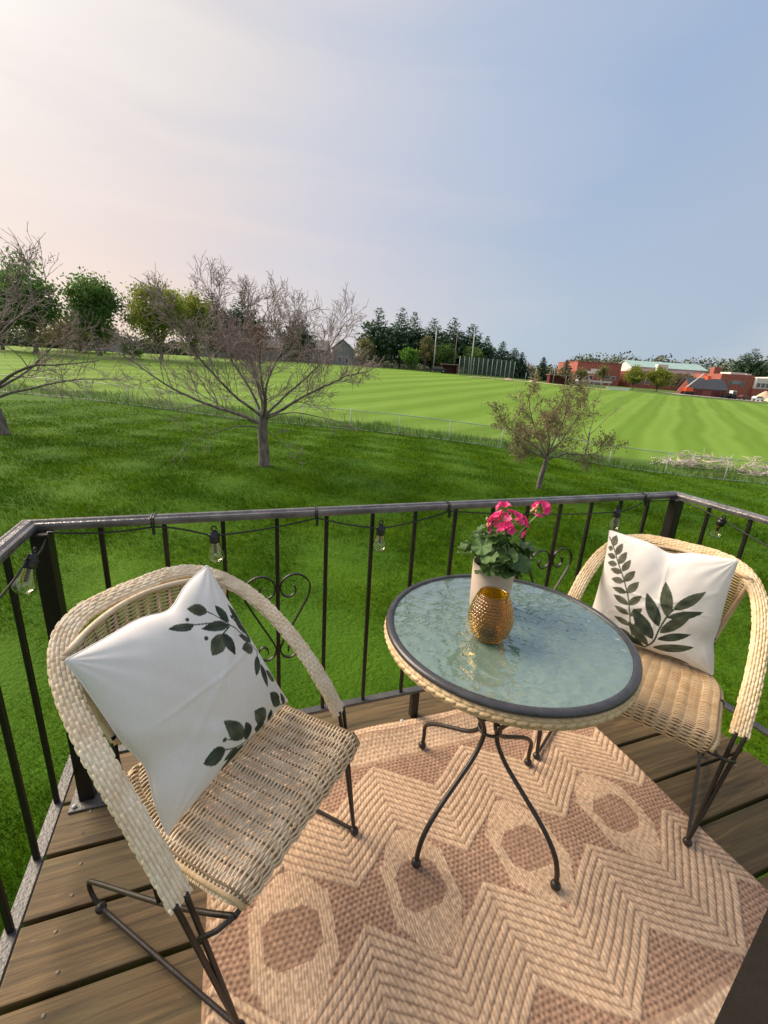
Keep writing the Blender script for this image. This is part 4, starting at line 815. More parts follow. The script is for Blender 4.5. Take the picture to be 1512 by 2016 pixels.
bare_tree('bare_cherry_tree', (1.77, 12.86), [ax(0, -.15), ax(.0, .5), ax(-.03, 1.0), ax(.0, 1.5), ax(.03, 1.75)],
  [([ax(-.02, 1.3), ax(-.9, 1.65), ax(-2.2, 1.95, .3), ax(-3.3, 2.55, .4), ax(-4.3, 3.3, .5)], .075), ([ax(-.05, 1.55), ax(-.6, 2.1, -.4), ax(-1.4, 3.1, -.7), ax(-1.9, 4.0, -.9), ax(-2.3, 4.8, -1)], .055), ([ax(-.05, 1.6), ax(-.45, 2.5, .2), ax(-1.1, 3.6, .3), ax(-1.5, 4.8, .4), ax(-1.7, 5.6, .5)], .050),
   ([ax(0, 1.7), ax(-.25, 2.6, .3), ax(-.7, 3.9, .7), ax(-.8, 4.8, .9), ax(-.6, 5.4, 1)], .055), ([ax(.05, 1.7), ax(.2, 2.7, -.2), ax(.7, 3.8, -.3), ax(.9, 4.3, -.4), ax(1.2, 5.0, -.3)], .052),
   ([ax(.05, 1.5), ax(.8, 2.0), ax(1.7, 2.55, .2), ax(2.4, 2.9, .4), ax(3.0, 3.1, .4)], .065), ([ax(.05, 1.6), ax(.7, 2.4, .6), ax(1.5, 3.4, 1.0), ax(1.9, 4.2, 1.2), ax(2.3, 4.9, 1.3)], .050),
   ([ax(0, 1.6, .05), ax(-.3, 2.2, .9), ax(-1.0, 3.2, 1.8), ax(-1.5, 4.4, 2.4)], .060), ([ax(0, 1.5, -.05), ax(.3, 2.1, -.9), ax(.4, 3.2, -1.6), ax(.7, 4.6, -2.0)], .060), ([ax(.0, 1.45), ax(.9, 1.8, -.5), ax(2.0, 1.75, -.8), ax(2.9, 1.5, -.9)], .030), ([ax(-.0, 1.2), ax(-.7, 1.2, -.3), ax(-1.6, .85, -.5), ax(-2.3, .6, -.6)], .028), ([ax(.05, 1.15), ax(.5, .95, -.2), ax(1.0, .55, -.3), ax(1.3, .3, -.3)], .022)],
  'leafless spreading cherry tree alone in the middle of the lawn', .160, 17, 'twig', .24, 3, 1.55, None, .86)
bare_tree('bare_cherry_tree', (-7.3, 19.68), [ax(0, -.2), ax(-.1, .6), ax(-.25, 1.2), ax(-.3, 1.7)],
  [([ax(-.2, 1.5), ax(.6, 2.4), ax(1.8, 3.0, -.3), ax(3.0, 3.2, -.4), ax(4.3, 3.5, -.5)], .085), ([ax(-.2, 1.3), ax(.8, 1.8, .5), ax(2.2, 2.4, 1.), ax(3.8, 2.6, 1.2)], .07), ([ax(-.3, 1.7), ax(-.1, 3.2, .2), ax(.5, 5.0, .3), ax(1.2, 6.6, .4), ax(1.4, 7.6, .4)], .08),
   ([ax(-.3, 1.7), ax(-.6, 3.4, -.4), ax(-.4, 5.4, -.8), ax(.2, 7.2, -.9)], .08), ([ax(-.2, 1.6), ax(.6, 3.0, -.8), ax(1.6, 4.5, -1.2), ax(2.8, 5.6, -1.4), ax(3.6, 6.2, -1.5)], .075), ([ax(-.3, 1.6), ax(-1.6, 2.8), ax(-3.0, 4.0), ax(-4.0, 5.5)], .08), ([ax(-.3, 1.5), ax(-1.8, 2.0, .5), ax(-3.4, 2.6, 1.)], .06), ([ax(-.2, 1.6), ax(.4, 2.6, 1.0), ax(1.0, 4.2, 2.0), ax(1.8, 5.2, 2.6)], .065)],
  'leafless grey tree by the fence with branches in front of leafy trees', .21, 11, 'twig', .20, 8, 2.0, None, .70)
bare_tree('crabapple_tree', (10.57, 10.48), [ax(0, -.15), ax(.02, .4), ax(.08, .8), ax(.1, 1.12)],
  [([ax(.1, 1.0), ax(-.4, 1.5), ax(-1.1, 1.9, .1), ax(-1.6, 2.4, .1)], .042), ([ax(.1, 1.1), ax(-.2, 1.8, .3), ax(-.5, 2.5, .5), ax(-.6, 3.2, .6)], .04), ([ax(.1, 1.1), ax(.2, 1.9, -.2), ax(.3, 2.7, -.3), ax(.2, 3.4, -.3)], .04), ([ax(.1, 1.1), ax(.6, 1.7, .1), ax(1.0, 2.4, .2), ax(1.3, 2.9, .2)], .04), ([ax(.1, 1.0), ax(.7, 1.25, -.1), ax(1.4, 1.3, -.2), ax(2.0, 1.6, -.2)], .038), ([ax(.1, 1.1), ax(-.1, 1.7, -.6), ax(-.4, 2.3, -1.0)], .035), ([ax(.1, 1.1), ax(.3, 1.7, .7), ax(.4, 2.5, 1.1)], .035), ([ax(.1, 1.05), ax(-.6, 1.3, -.5), ax(-1.3, 1.55, -.8)], .034)],
  'small round crabapple tree coming into leaf below the deck railing', .088, 14, 'twig_red', .12, 5, 1.5, ('leaf_bud', 6500, .034))
bare_tree('bare_sapling', (23.3, 21.5), [ax(0, -.1), ax(.05, .8), ax(.0, 1.5)], [([ax(0, 1.3), ax(.1, 2.2), ax(.0, 3.2), ax(.3, 4.2)], .035), ([ax(0, 1.2), ax(.6, 2.0), ax(1.2, 2.8), ax(1.9, 3.5)], .03), ([ax(0, 1.0), ax(-.5, 1.9), ax(-.6, 2.8)], .03)], 'thin leafless sapling in the rough grass behind the fence', .06, 6, 'twig_red', .3, 12, 1.6)

def leafy_tree(name, loc, h, rx, label, m, seed, n=5200, leaf=.22, cb=.28, group=None, squash=1., clumps=46, gap=.25, trunk_r=None, cat='tree'):
    rg = np.random.default_rng(seed); z0 = tz(*loc); t = thing(name, (loc[0], loc[1], z0 - .1), label, cat, 0, group); cz = h * (cb + (1 - cb) / 2); rz = h * (1 - cb) / 2
    d = rg.standard_normal((clumps, 3)); d /= np.linalg.norm(d, axis=1)[:, None]; rad = rg.random(clumps) ** .45 * (.82 + gap * .3 * rg.standard_normal(clumps)); C = d * rad[:, None] * np.array((rx, rx, rz * squash)) * .86; C[:, 2] += cz; C[:, :2] *= (1 - .25 * np.clip((C[:, 2] - cz) / rz, 0, 1))[:, None]
    per = n // clumps; cr = rx * .27
    P = np.concatenate([c + rg.standard_normal((per, 3)) * cr * rg.uniform(.55, 1.1) * np.array((.62, .62, .50)) for c in C]); P[:, 2] = np.maximum(P[:, 2], h * cb * .55)
    lf = obj('crown', raw_mesh('crown', quads(P, leaf, rg), 4), m, t); lf['kind'] = 'stuff'
    mb = MB(); r0 = trunk_r or h * .022; mb.tube([(0, 0, -.2), (.02 * h, 0, h * cb * .5), (0, .01 * h, h * cb), (0, 0, cz)], [r0 * 1.3, r0, r0 * .85, r0 * .4], 8)
    for c in C[:16]: mb.tube(catmull([(0, 0, h * cb * rg.uniform(.6, 1.1)), c * np.array((.5, .5, .75)), c], 4), np.linspace(r0 * .45, r0 * .1, 9), 5, caps=False)
    mb.build('trunk', 'bark', t); return t
def conifer(name, loc, h, r, label, m, seed, tiers=22, cb=.06, group=None, ragged=.25, pine=False):
    rg = np.random.default_rng(seed); z0 = tz(*loc); t = thing(name, (loc[0], loc[1], z0 - .1), label, 'tree', 0, group); V = []
    for i in range(tiers):
        u = (i + .4 * rg.random()) / tiers; z = h * (cb + (1 - cb) * u); prof = (1 - u) ** (.75 if not pine else .5) * (1 if not pine else (.55 + .45 * math.sin(PI * min(1, u * 1.3)))) ; rr = r * prof + .12
        nb = max(5, int(11 * prof) + 4)
        for k in range(nb):
            a = 2 * PI * (k + rg.random()) / nb; ln = rr * (1 - ragged + 2 * ragged * rg.random()); dx, dy = math.cos(a), math.sin(a); rise = (.22 if pine else -.28) * ln + rg.normal() * .08 * ln; m_ = max(3, int(ln / .32))
            for s in np.linspace(.25, 1, m_):
                c = np.array((dx * ln * s, dy * ln * s, z + rise * s * (s if pine else 1)))
                for _ in range(3):
                    q = c + rg.standard_normal(3) * np.array((.13, .13, .09)) * (1 + ln * .18); w = .20 + .09 * ln * rg.random(); p1 = np.array((dx, dy, rg.normal() * .5)) ; p1 /= np.linalg.norm(p1); p2 = np.array((-dy, dx, rg.normal() * .6)); V.append(np.array([q - p2 * w * .45, q + p1 * w, q + p2 * w * .45, q - p1 * w * .7]))
    c = obj('crown', raw_mesh('crown', np.concatenate(V), 4), m, t); c['kind'] = 'stuff'
    MB().tube([(0, 0, -.2), (0, 0, h * .5), (0, 0, h * .96)], [h * .018 + .05, h * .011 + .03, .02], 7).build('trunk', 'bark', t); return t
G1 = 'leafy trees beyond the sports field'
leafy_tree('maple_tree', (-25.5, 84.5), 14.4, 6.0, 'open-crowned dark green tree tangled behind the bare grey tree', 'leaf_dark', 21, 8200, .26, .12, G1, clumps=80)
leafy_tree('maple_tree', (-17.4, 86.6), 13.6, 4.9, 'dense dark green maple beside the grey gabled house', 'leaf_dark', 22, 9000, .25, .10, G1, clumps=80)
leafy_tree('maple_tree', (-31.5, 90), 12.0, 5.0, 'low dark tree mass at the far corner of the field', 'leaf_dark', 29, 7200, .27, .08, G1, clumps=70)
leafy_tree('willow_tree', (-8.2, 85.2), 13.0, 6.0, 'broad yellow-green tree with dark forked trunk at the field edge', 'leaf_olive', 23, 11000, .22, .13, G1, clumps=95)
leafy_tree('willow_tree', (-3.0, 91), 13.6, 4.6, 'olive tree crowding behind the broad yellow-green one', 'leaf_olive', 24, 8200, .24, .08, G1, clumps=75)
leafy_tree('flowering_bush', (-12.2, 84.0), 2.2, 1.9, 'pale lime bush beneath the yellow-green tree', 'leaf_bright', 25, 900, .2, .05, None, clumps=14, cat='bush')
leafy_tree('red_bud_tree', (9.5, 110), 8.8, 4.2, 'reddish budding tree behind the leafless cherry', 'leaf_red', 26, 2200, .26, .15)
leafy_tree('undergrowth_bush', (-22.5, 98), 7., 9., 'dull green thicket below the grey gabled house trees', 'leaf_brown', 27, 2600, .35, .02, None, cat='bush')
G2 = 'pines behind the ball field'
def pine(x, y, h, r, label, seed, pn=True): conifer('pine_tree', (x, y), h, r * 1.1, label, 'pine', seed, 24, .10, G2, .5, pn)
P_ = [(.6, 111.2, 13.5, 4.2), (6.8, 116.0, 15.0, 4.6), (20.1, 118.1, 12.5, 4.0), (41.2, 117.5, 15.0, 4.6), (48.5, 119.3, 15.8, 4.6), (53.0, 121, 15.4, 4.4), (58.5, 119.9, 14.2, 5.2), (64.4, 119.1, 15.0, 5.0), (69.2, 117.1, 13.8, 5.2), (74, 116.3, 11.0, 4.4), (78.4, 114.9, 10.0, 3.8), (82.5, 114.6, 8.6, 3.4)]
PL = ['dark pine rising behind the grey barn', 'tall dark pine behind the leafless cherry', 'small dark pine above the grey house roofs', 'loose-topped pine at the end of the pine row by the grey houses', 'tall pine with layered boughs behind the bright green bush', 'tallest pine of the row behind the brown budding tree', 'broad pine behind the first light pole', 'thick pine behind the dark red dugout', 'wide pine behind the tall backstop net', 'shorter pine sloping down behind the backstop', 'low pine near the end of the backstop', 'last and lowest pine of the row']
for i, (x, y, h, r) in enumerate(P_): pine(x, y, h, r, PL[i], 40 + i, i < 9)
leafy_tree('green_bush', (46.5, 108), 6.6, 3.3, 'bright green bush at the foot of the pines', 'leaf_bright', 61, 2600, .26, .02, None, cat='bush')
leafy_tree('budding_tree', (52.0, 110), 9.4, 2.8, 'brownish olive budding tree before the pines', 'leaf_bud', 62, 2600, .24, .1)
leafy_tree('budding_tree', (36.0, 112), 8.0, 3.4, 'tan budding tree beside the grey houses', 'leaf_bud', 63, 1800, .24, .05)
leafy_tree('green_bush', (59, 112.5), 8.2, 4.2, 'grey-green thicket behind the ball field dugout', 'leaf_dark', 64, 3200, .3, .02, None, cat='bush')
leafy_tree('green_bush', (67, 111.5), 8.6, 4.6, 'dusky thicket behind the backstop net', 'leaf_dark', 65, 3200, .3, .02, None, cat='bush')
conifer('spruce_tree', (88.9, 109.1), 6.6, 2.0, 'narrow pointed spruce standing alone past the backstop', 'spruce', 66, 22, .03)
conifer('spruce_tree', (100.5, 112.8), 6.8, 3.1, 'wide blue-green spruce behind the second dugout', 'spruce', 67, 22, .03)
conifer('spruce_tree', (84.6, 113.5), 7.6, 2.8, 'dark spruce at the end of the pine row', 'spruce', 68, 22, .03)
leafy_tree('budding_tree', (106, 112), 5.6, 2.4, 'yellowish budding tree beside the brick school', 'leaf_bud', 69, 1500, .24, .1)
leafy_tree('budding_tree', (120.5, 118), 7.2, 3.0, 'orange tinged budding tree before the school wall', 'leaf_bud', 70, 1500, .24, .2)
leafy_tree('budding_tree', (94, 125), 6.0, 5.0, 'brown scrub between the two spruces', 'leaf_brown', 71, 1500, .3, .05)
leafy_tree('school_tree', (119.7, 104.6), 7.4, 4.0, 'round olive tree before the long brick school wall', 'leaf_olive', 72, 3200, .26, .12)
leafy_tree('school_tree', (126.6, 102.0), 8.0, 4.3, 'larger olive tree beside the round one at the school', 'leaf_olive', 73, 3600, .26, .12)
leafy_tree('school_tree', (137.7, 103.3), 6.6, 4.4, 'brown budding tree behind the boom lift', 'leaf_brown', 74, 2600, .25, .1)
leafy_tree('school_tree', (151, 108), 6.2, 3.6, 'thin tan tree behind the dark roofed shed', 'leaf_bud', 75, 1500, .25, .1)
far = MB(); rgf = np.random.default_rng(99); VV = []
for k in range(420):
    az = R(rgf.uniform(-50, 88)); d = rgf.uniform(270, 330); x, y = CAM.x + d * math.sin(az), CAM.y + d * math.cos(az); hh = rgf.uniform(10, 14) + (7 if az > R(42) else 0); wd = rgf.uniform(6, 9); nn = 380
    q = rgf.standard_normal((nn, 3)); q /= np.linalg.norm(q, axis=1)[:, None]; q = q * np.array((wd, wd, hh * .5)) * rgf.random((nn, 1)) ** .45; q += np.array((x, y, hh * .5 + .5)); VV.append(quads(q, .75, rgf))
o = obj('distant_forest', raw_mesh('distant_forest', np.concatenate(VV), 4), 'far_wood'); tag(o, 'distant woods along the skyline', 'forest', None, 'stuff')
conifer('pine_tree', (192, 118), 17.5, 6.5, 'dark pine above the flat roofed brick wing', 'pine', 81, 20, .3, None, .5, True); conifer('pine_tree', (203, 112), 16.0, 5.5, 'ragged pine above the white glazed bay', 'pine', 82, 18, .4, None, .6, True)

# ------------------------------------------------------------------ buildings
def bthing(name, loc, az, label, cat='building'):
    """local x across (right when facing it), y away, z up."""
    o = thing(name, (loc[0], loc[1], tz(*loc) - .3), label, cat, -R(az)); return o
def windows(par, rects, y, name='window', trim='stone_white'):
    for x0, x1, z0, z1 in rects:
        w = MB().box(x0 - .12, x1 + .12, y - .10, y + .03, z0 - .12, z1 + .12).build(name, trim, par, False); MB().box(x0, x1, y - .13, y - .101, z0, z1).build('pane', 'window_glass', w, False)
def gable(par, x0, x1, y0, y1, z0, z1, wall, roof, ov=.4, axis='x', rise=None):
    MB().box(x0, x1, y0, y1, -.5, z0).build('wall', wall, par, False)
    if axis == 'x':
        ym = (y0 + y1) / 2; V = [(x0 - ov, y0 - ov, z0 - .1), (x1 + ov, y0 - ov, z0 - .1), (x1 + ov, ym, z1), (x0 - ov, ym, z1), (x0 - ov, y1 + ov, z0 - .1), (x1 + ov, y1 + ov, z0 - .1)]
        V += [(a, b, c + .25) for a, b, c in V]; F = [(0, 1, 2, 3), (3, 2, 5, 4), (6, 9, 8, 7), (9, 10, 11, 8), (0, 6, 7, 1), (4, 5, 11, 10), (0, 3, 9, 6), (3, 4, 10, 9), (1, 7, 8, 2), (2, 8, 11, 5)]; MB().add(V, F).build('roof', roof, par, False)
        MB().add([(x, y, z) for x in (x0, x1) for y, z in ((y0, z0), (y1, z0), (ym, z1 - .05))], [(0, 2, 1), (3, 4, 5), (0, 3, 5, 2), (1, 2, 5, 4)]).build('gable', wall, par, False)
    else:
        xm = (x0 + x1) / 2; V = [(x0 - ov, y0 - ov, z0 - .1), (x0 - ov, y1 + ov, z0 - .1), (xm, y1 + ov, z1), (xm, y0 - ov, z1), (x1 + ov, y0 - ov, z0 - .1), (x1 + ov, y1 + ov, z0 - .1)]
        V += [(a, b, c + .25) for a, b, c in V]; F = [(0, 1, 2, 3), (3, 2, 5, 4), (6, 9, 8, 7), (9, 10, 11, 8), (0, 6, 7, 1), (4, 5, 11, 10), (0, 3, 9, 6), (3, 4, 10, 9), (1, 7, 8, 2), (2, 8, 11, 5)]; MB().add(V, F).build('roof', roof, par, False)
        MB().add([(x, y, z) for y in (y0, y1) for x, z in ((x0, z0), (x1, z0), (xm, z1 - .05))], [(0, 1, 2), (3, 5, 4), (0, 2, 5, 3), (1, 4, 5, 2)]).build('gable', wall, par, False)
VA = 20.0
h1 = bthing('grey_house', (-25.8, 115.5), VA, 'grey house with a steep white-edged gable behind the dense maple', 'house'); gable(h1, -3.2, 3.2, 0, 9, 3.2, 6.3, 'grey_siding', 'grey_roof', .3, 'y'); windows(h1, [(-1.5, -.5, 1.2, 2.6), (.6, 1.6, 1.2, 2.6)], 0)
for sx in (-1, 1): MB().tube([(sx * 3.5, -.36, 3.25), (0, -.36, 6.5)], .13, 4).build('bargeboard', 'white_paint', h1, False)
h2 = bthing('grey_barn', (.6, 120.5), VA, 'low grey barn under the dark pines behind the bare cherry', 'barn'); gable(h2, -3.4, 3.4, 0, 8, 3.0, 6.4, 'grey_siding', 'grey_siding', .2, 'y'); MB().box(3.4, 12.5, 1, 6, -.5, 2.8).build('side_wall', 'grey_siding', h2, False); MB().box(3.2, 12.8, .4, 6.6, 2.8, 3.3).build('side_roof', 'grey_roof', h2, False); windows(h2, [(4.6, 5.8, 1.0, 2.0), (8.2, 9.4, 1.0, 2.0)], 1)
h3 = bthing('grey_house', (32.2, 120.0), VA, 'slate grey house with a tall gable next to the tan tree', 'house'); gable(h3, -2.6, 2.8, 0, 9, 4.2, 6.6, 'grey_siding', 'grey_roof', .3, 'y'); windows(h3, [(-1.0, -.1, .8, 2.4), (.9, 1.7, .8, 2.4)], 0)
h4 = bthing('grey_house', (23.0, 124.0), VA, 'long low grey house with pale roof lights', 'house'); gable(h4, -6, 5.6, 0, 8, 3.6, 6.2, 'grey_siding', 'grey_roof', .4, 'x'); windows(h4, [(-4.4, -3.2, 1.0, 2.4), (-1.2, 0, 1.0, 2.4), (2.4, 3.6, 1.0, 2.4)], 0)
for x in (-3.6, .4, 3.0): MB().box(x, x + 1.3, 1.0, 2.6, 4.55, 4.95).build('roof_light', 'white_paint', h4, False)
h5 = bthing('grey_house', (15.6, 126.0), VA, 'small grey house showing its roof through the cherry branches', 'house'); gable(h5, -3.2, 3.2, 0, 8, 3.4, 6.4, 'grey_siding', 'grey_roof', .4, 'x'); windows(h5, [(-1.6, -.6, 1.0, 2.4), (.8, 1.8, 1.0, 2.4)], 0)

SA = 20.0
s1 = bthing('school_building', (138.2, 138.5), SA, 'long red brick school with pale bands behind the olive trees', 'school')
MB().box(-8, 9, 0, 20, -.5, 8.2).build('wall', 'brick_red', s1, False); MB().box(-8.1, 9.1, -.12, 20.1, 8.2, 8.5).build('parapet', 'brick_dark', s1, False)
MB().box(-5, 3.2, -.10, .02, 4.2, 5.1).build('stone_band', 'stone_white', s1, False); MB().box(-2.6, 1.2, -.16, -.101, 5.1, 6.0).build('stone_band', 'stone_white', s1, False)
windows(s1, [(-4.2, -3.0, 2.2, 3.5), (-2.6, -1.4, 2.2, 3.5), (3.6, 5.2, 2.4, 3.6), (5.8, 7.4, 2.4, 3.6)], 0)
MB().box(-9.0, 3.5, -6, -2, 1.0, 1.7).build('canopy', 'stone_white', s1, False)
for x in (-8.4, -3, 2.9): MB().box(x - .15, x + .15, -5.6, -5.3, -.5, 1.0).build('canopy_post', 'stone_white', s1, False)
s2 = bthing('school_building', (163.5, 128.0), SA, 'brick school hall with pale teal metal roof and square chimney', 'school')
MB().box(-14, 17, 0, 18, -.5, 6.6).build('wall', 'brick_red', s2, False); gable(s2, -13, 16.5, 4, 16, 8.2, 10.6, 'stone_white', 'teal_roof', .5, 'x')
MB().box(-4, 0, 2.0, 3.9, 6.6, 9.6).build('stair_tower', 'stone_white', s2, False); MB().box(15.0, 17.6, -2.2, -.02, -.5, 9.6).build('chimney', 'brick_red', s2, False); MB().box(8, 12, -.1, .02, 6.0, 6.6).build('stone_band', 'stone_white', s2, False)
windows(s2, [(-12 + 3.2 * k, -10.4 + 3.2 * k, 2.0, 4.0) for k in range(8)], 0)
s3 = bthing('brick_wing', (166.5, 104.5), SA, 'flat roofed brick wing with two dark windows by the sand heap', 'school')
MB().box(-6.2, 5.2, 0, 14, -.5, 7.6).build('wall', 'brick_red', s3, False); MB().box(-2.6, 2.4, 1, 6, 7.6, 8.3).build('roof_unit', 'stone_white', s3, False); MB().box(2.9, 4.6, 1, 4, 7.6, 8.1).build('roof_unit', 'stone_white', s3, False)
windows(s3, [(-3.4, -2.2, 3.9, 5.4), (1.0, 2.2, 3.9, 5.4)], 0, trim='grey_siding')
MB().box(-2.0, .9, -.08, .02, 4.5, 5.6).build('panel', 'grey_siding', s3, False)
s4 = bthing('glazed_bay', (174.3, 100.5), SA, 'brick bay with white framed glazing and blinds', 'school')
MB().box(-3.6, 3.4, 0, 8, -.5, 3.6).build('wall', 'brick_red', s4, False); MB().box(-3.4, 3.4, .15, 7.8, 3.6, 7.0).build('glazing', 'stone_white', s4, False); windows(s4, [(-3.0, -1.8, 4.0, 5.4), (-1.4, -.2, 4.0, 5.4), (.2, 1.4, 4.0, 5.4), (1.8, 3.0, 4.0, 5.4)], .15)
s5 = bthing('brick_wing', (178.0, 97), SA, 'darker brick wall at the end of the school yard', 'school'); MB().box(-1.0, 14, 0, 12, -.5, 7.4).build('wall', 'brick_dark', s5, False); MB().box(-1.1, 14.1, -.1, 12.1, 7.4, 7.8).build('parapet', 'stone_white', s5, False); windows(s5, [(2, 4, 3, 5), (6, 8, 3, 5)], 0)
sh = bthing('equipment_shed', (138.5, 94.4), SA, 'dark roofed maroon equipment shed beside the boom lift', 'shed'); gable(sh, -5.4, 5.4, 0, 6, 2.3, 5.3, 'brick_dark', 'dark_shingle', .4, 'x')
MB().box(-3.6, -1.6, -.08, .02, -.2, 1.9).build('door', 'red_paint', sh, False); MB().box(1.2, 3.6, -.08, .02, -.2, 1.9).build('door', 'red_paint', sh, False)

# ------------------------------------------------------------------ ball field
def dugout(loc, w, label):
    d = bthing('dugout', loc, VA, label, 'dugout')
    MB().box(-w / 2, w / 2, 1.9, 2.1, 0, 2.3).build('back_wall', 'red_paint', d, False)
    for sx in (-1, 1): MB().box(sx * w / 2 - .08, sx * w / 2 + .08, 0, 1.9, 0, 2.3).build('side_wall', 'red_paint', d, False)
    MB().box(-w / 2 - .3, w / 2 + .3, -.4, 2.4, 2.3, 2.55).build('roof', 'brick_dark', d, False); MB().box(-w / 2 + .2, w / 2 - .2, 1.4, 1.8, .3, .65).build('bench', 'red_paint', d, False); MB().box(-w / 2 - .32, w / 2 + .32, -.46, -.401, 2.40, 2.52).build('fascia', 'grey_siding', d, False); return d
dugout((54.9, 101.5), 3.6, 'dark red dugout beneath the light poles by the black car')
dugout((82.0, 93.1), 5.2, 'longer dark red dugout with pale roof edge before the spruces')
for (x, y, hh, lb) in ((52.2, 105.1, 10.6, 'tall pale light pole beside the black car'), (60.1, 108.9, 10.2, 'brownish light pole standing between two paler poles'), (57.6, 95.9, 10.4, 'tall pale light pole rising at the end of the backstop')):
    p = thing('light_pole', (x, y, tz(x, y) - .2), lb, 'light pole'); MB().tube([(0, 0, 0), (0, 0, hh)], [.17, .10], 8).build('pole', 'galvanised' if 'pale' in lb[:12] else 'bark', p); MB().box(-.5, .5, -.08, .08, hh - .35, hh - .2).build('crossarm', 'galvanised', p, False)
bk = thing('backstop_fence', (54.0, 95.1, tz(54.0, 95.1)), 'tall netted backstop with many steel posts on the ball field', 'fence'); b0 = np.array((54.0, 95.1)); b1 = np.array((68.5, 93.9))
Vn = []
for k in range(13):
    q = b0 + (b1 - b0) * k / 12; zz = tz(*q) - tz(54.0, 95.1); MB().tube([(q[0] - 54, q[1] - 95.1, zz - .2), (q[0] - 54, q[1] - 95.1, zz + 4.3)], .07, 6).build('post', 'galvanised', bk)
for k in range(12 * 14):
    q = b0 + (b1 - b0) * k / 168 - np.array((54., 95.1)); w = np.array((.011, 0, 0)); a = np.array((*q, .1)); e = np.array((*q, 4.25)); Vn.append(np.array([a - w, a + w, e + w, e - w]))
for k in range(42): a = np.array((0, 0, .1 + k * .1)); e = np.array((*(b1 - b0), .1 + k * .1)); w = np.array((0, 0, .009)); Vn.append(np.array([a - w, e - w, e + w, a + w]))
mat('net', (.07, .11, .105), None, rough=.8)
o = obj('net', raw_mesh('net', np.concatenate(Vn), 4), 'net', bk); o['kind'] = 'stuff'
for i, (x, y, hh) in enumerate([(72.0, 93.8, 2.0), (74.5, 93.4, 3.6), (79.5, 92.6, 4.4), (81.6, 90.6, 2.2), (89.2, 95.5, 2.6)]):
    p = thing('fence_post', (x, y, tz(x, y) - .1), ['short steel post in the grass past the backstop', 'leaning mid-height steel post by the dirt track', 'tall steel post before the second dugout', 'short steel post at the second dugout corner', 'steel post beyond the second dugout'][i], 'post'); MB().tube([(0, 0, 0), (.1, 0, hh)], .055, 6).build('pole', 'galvanised', p); MB().ball((.1, 0, hh), .07, 6, 4).build('cap', 'galvanised', p)
def strip(name, pts, w, m, lift=.06):
    P = catmull(pts, 14); d = np.gradient(P, axis=0)[:, :2]; d /= np.linalg.norm(d, axis=1)[:, None]; nn = np.stack([-d[:, 1], d[:, 0]], 1); ws = w * (1 + .25 * np.sin(np.arange(len(P)) * 1.7))[:, None]
    rows = [P[:, :2] + nn * ws * k for k in (-.5, -.17, .17, .5)]; V = np.stack([np.c_[r, terr(r[:, 0], r[:, 1]) + lift] for r in rows], 1); o = MB().grid(V).build(name, m); tag(o, kind='structure'); return o
strip('dirt_track', [(55.4, 93.0), (62, 91.6), (70, 89.4), (80, 86.3), (88.6, 83.6)], 1.7, 'dirt_track', .09)
strip('yard', [(122, 94), (132, 93), (142, 90), (158, 86), (185, 80)], 7.0, 'concrete', .10)
for i, (x, y) in enumerate([(66.5, 93.0), (73.4, 92.5)]):
    m_ = MB(); m_.lathe([(1.1, 0), (.8, .25), (.3, .36), (.01, .38)], 14, (0, 0, 0)); o = m_.build('dirt_mound', 'sand'); o.location = (x, y, tz(x, y) - .02); tag(o, ['low tan dirt mound in front of the backstop', 'flat tan dirt mound past the backstop'][i], 'mound')
bl = bthing('bleacher', (94.6, 95.0), VA, 'grey metal bleacher beside the second dugout', 'bleacher')
for k in range(4): MB().box(-3.6, 3.6, k * .7, k * .7 + .35, .4 + k * .42, .47 + k * .42).build('bench', 'galvanised', bl, False)
for x in (-3.2, 0, 3.2): MB().tube([(x, 0, 0), (x, 2.3, 1.7)], .06, 5).build('frame', 'galvanised', bl); MB().tube([(x, 2.3, 0), (x, 2.3, 2.5)], .06, 5).build('frame', 'galvanised', bl)
wb = bthing('banner', (97.5, 89.2), VA, 'long low white banner on the field fence', 'banner')
MB().box(-3.0, 3.0, -.03, .03, .25, .95).build('sheet', 'white_paint', wb, False)
for x in (-2.9, 0, 2.9): MB().tube([(x, .08, -.2), (x, .08, 1.05)], .04, 5).build('post', 'galvanised', wb)

# ------------------------------------------------------------------ vehicles and yard
def car(loc, az, label, body, l=4.3, h=1.45, name='parked_car'):
    c = bthing(name, loc, az, label, 'car'); c.location.z += .3
    prof = [(-l / 2, .35), (-l / 2, .75), (-l * .46, .85), (-l * .22, .92), (-l * .10, h), (l * .24, h), (l * .40, .95), (l * .49, .88), (l / 2, .70), (l / 2, .35)]; n = len(prof); V = [(x, y, z) for y, ins in ((-.85, 0), (.85, 0)) for x, z in prof]
    MB().add(V, [tuple(range(n)), tuple(range(2 * n - 1, n - 1, -1))] + [(i, i + n, (i + 1) % n + n, (i + 1) % n) for i in range(n)]).build('body', body, c, False)
    g = [(-l * .19, .95), (-l * .095, h - .08), (l * .22, h - .08), (l * .34, .95)]
    for sy in (-.862, .862): MB().add([(x, sy, z) for x, z in g], [(0, 1, 2, 3)]).build('window', 'window_glass', c, False)
    for sx in (-.31, .31):
        for sy in (-.8, .8):
            w = MB().tube([(sx * l, sy - .1, .33), (sx * l, sy + .1, .33)], .33, 14).build('wheel', 'rubber', c); MB().tube([(sx * l, sy - .11, .33), (sx * l, sy + .11, .33)], .18, 10).build('rim', 'galvanised', w)
    return c
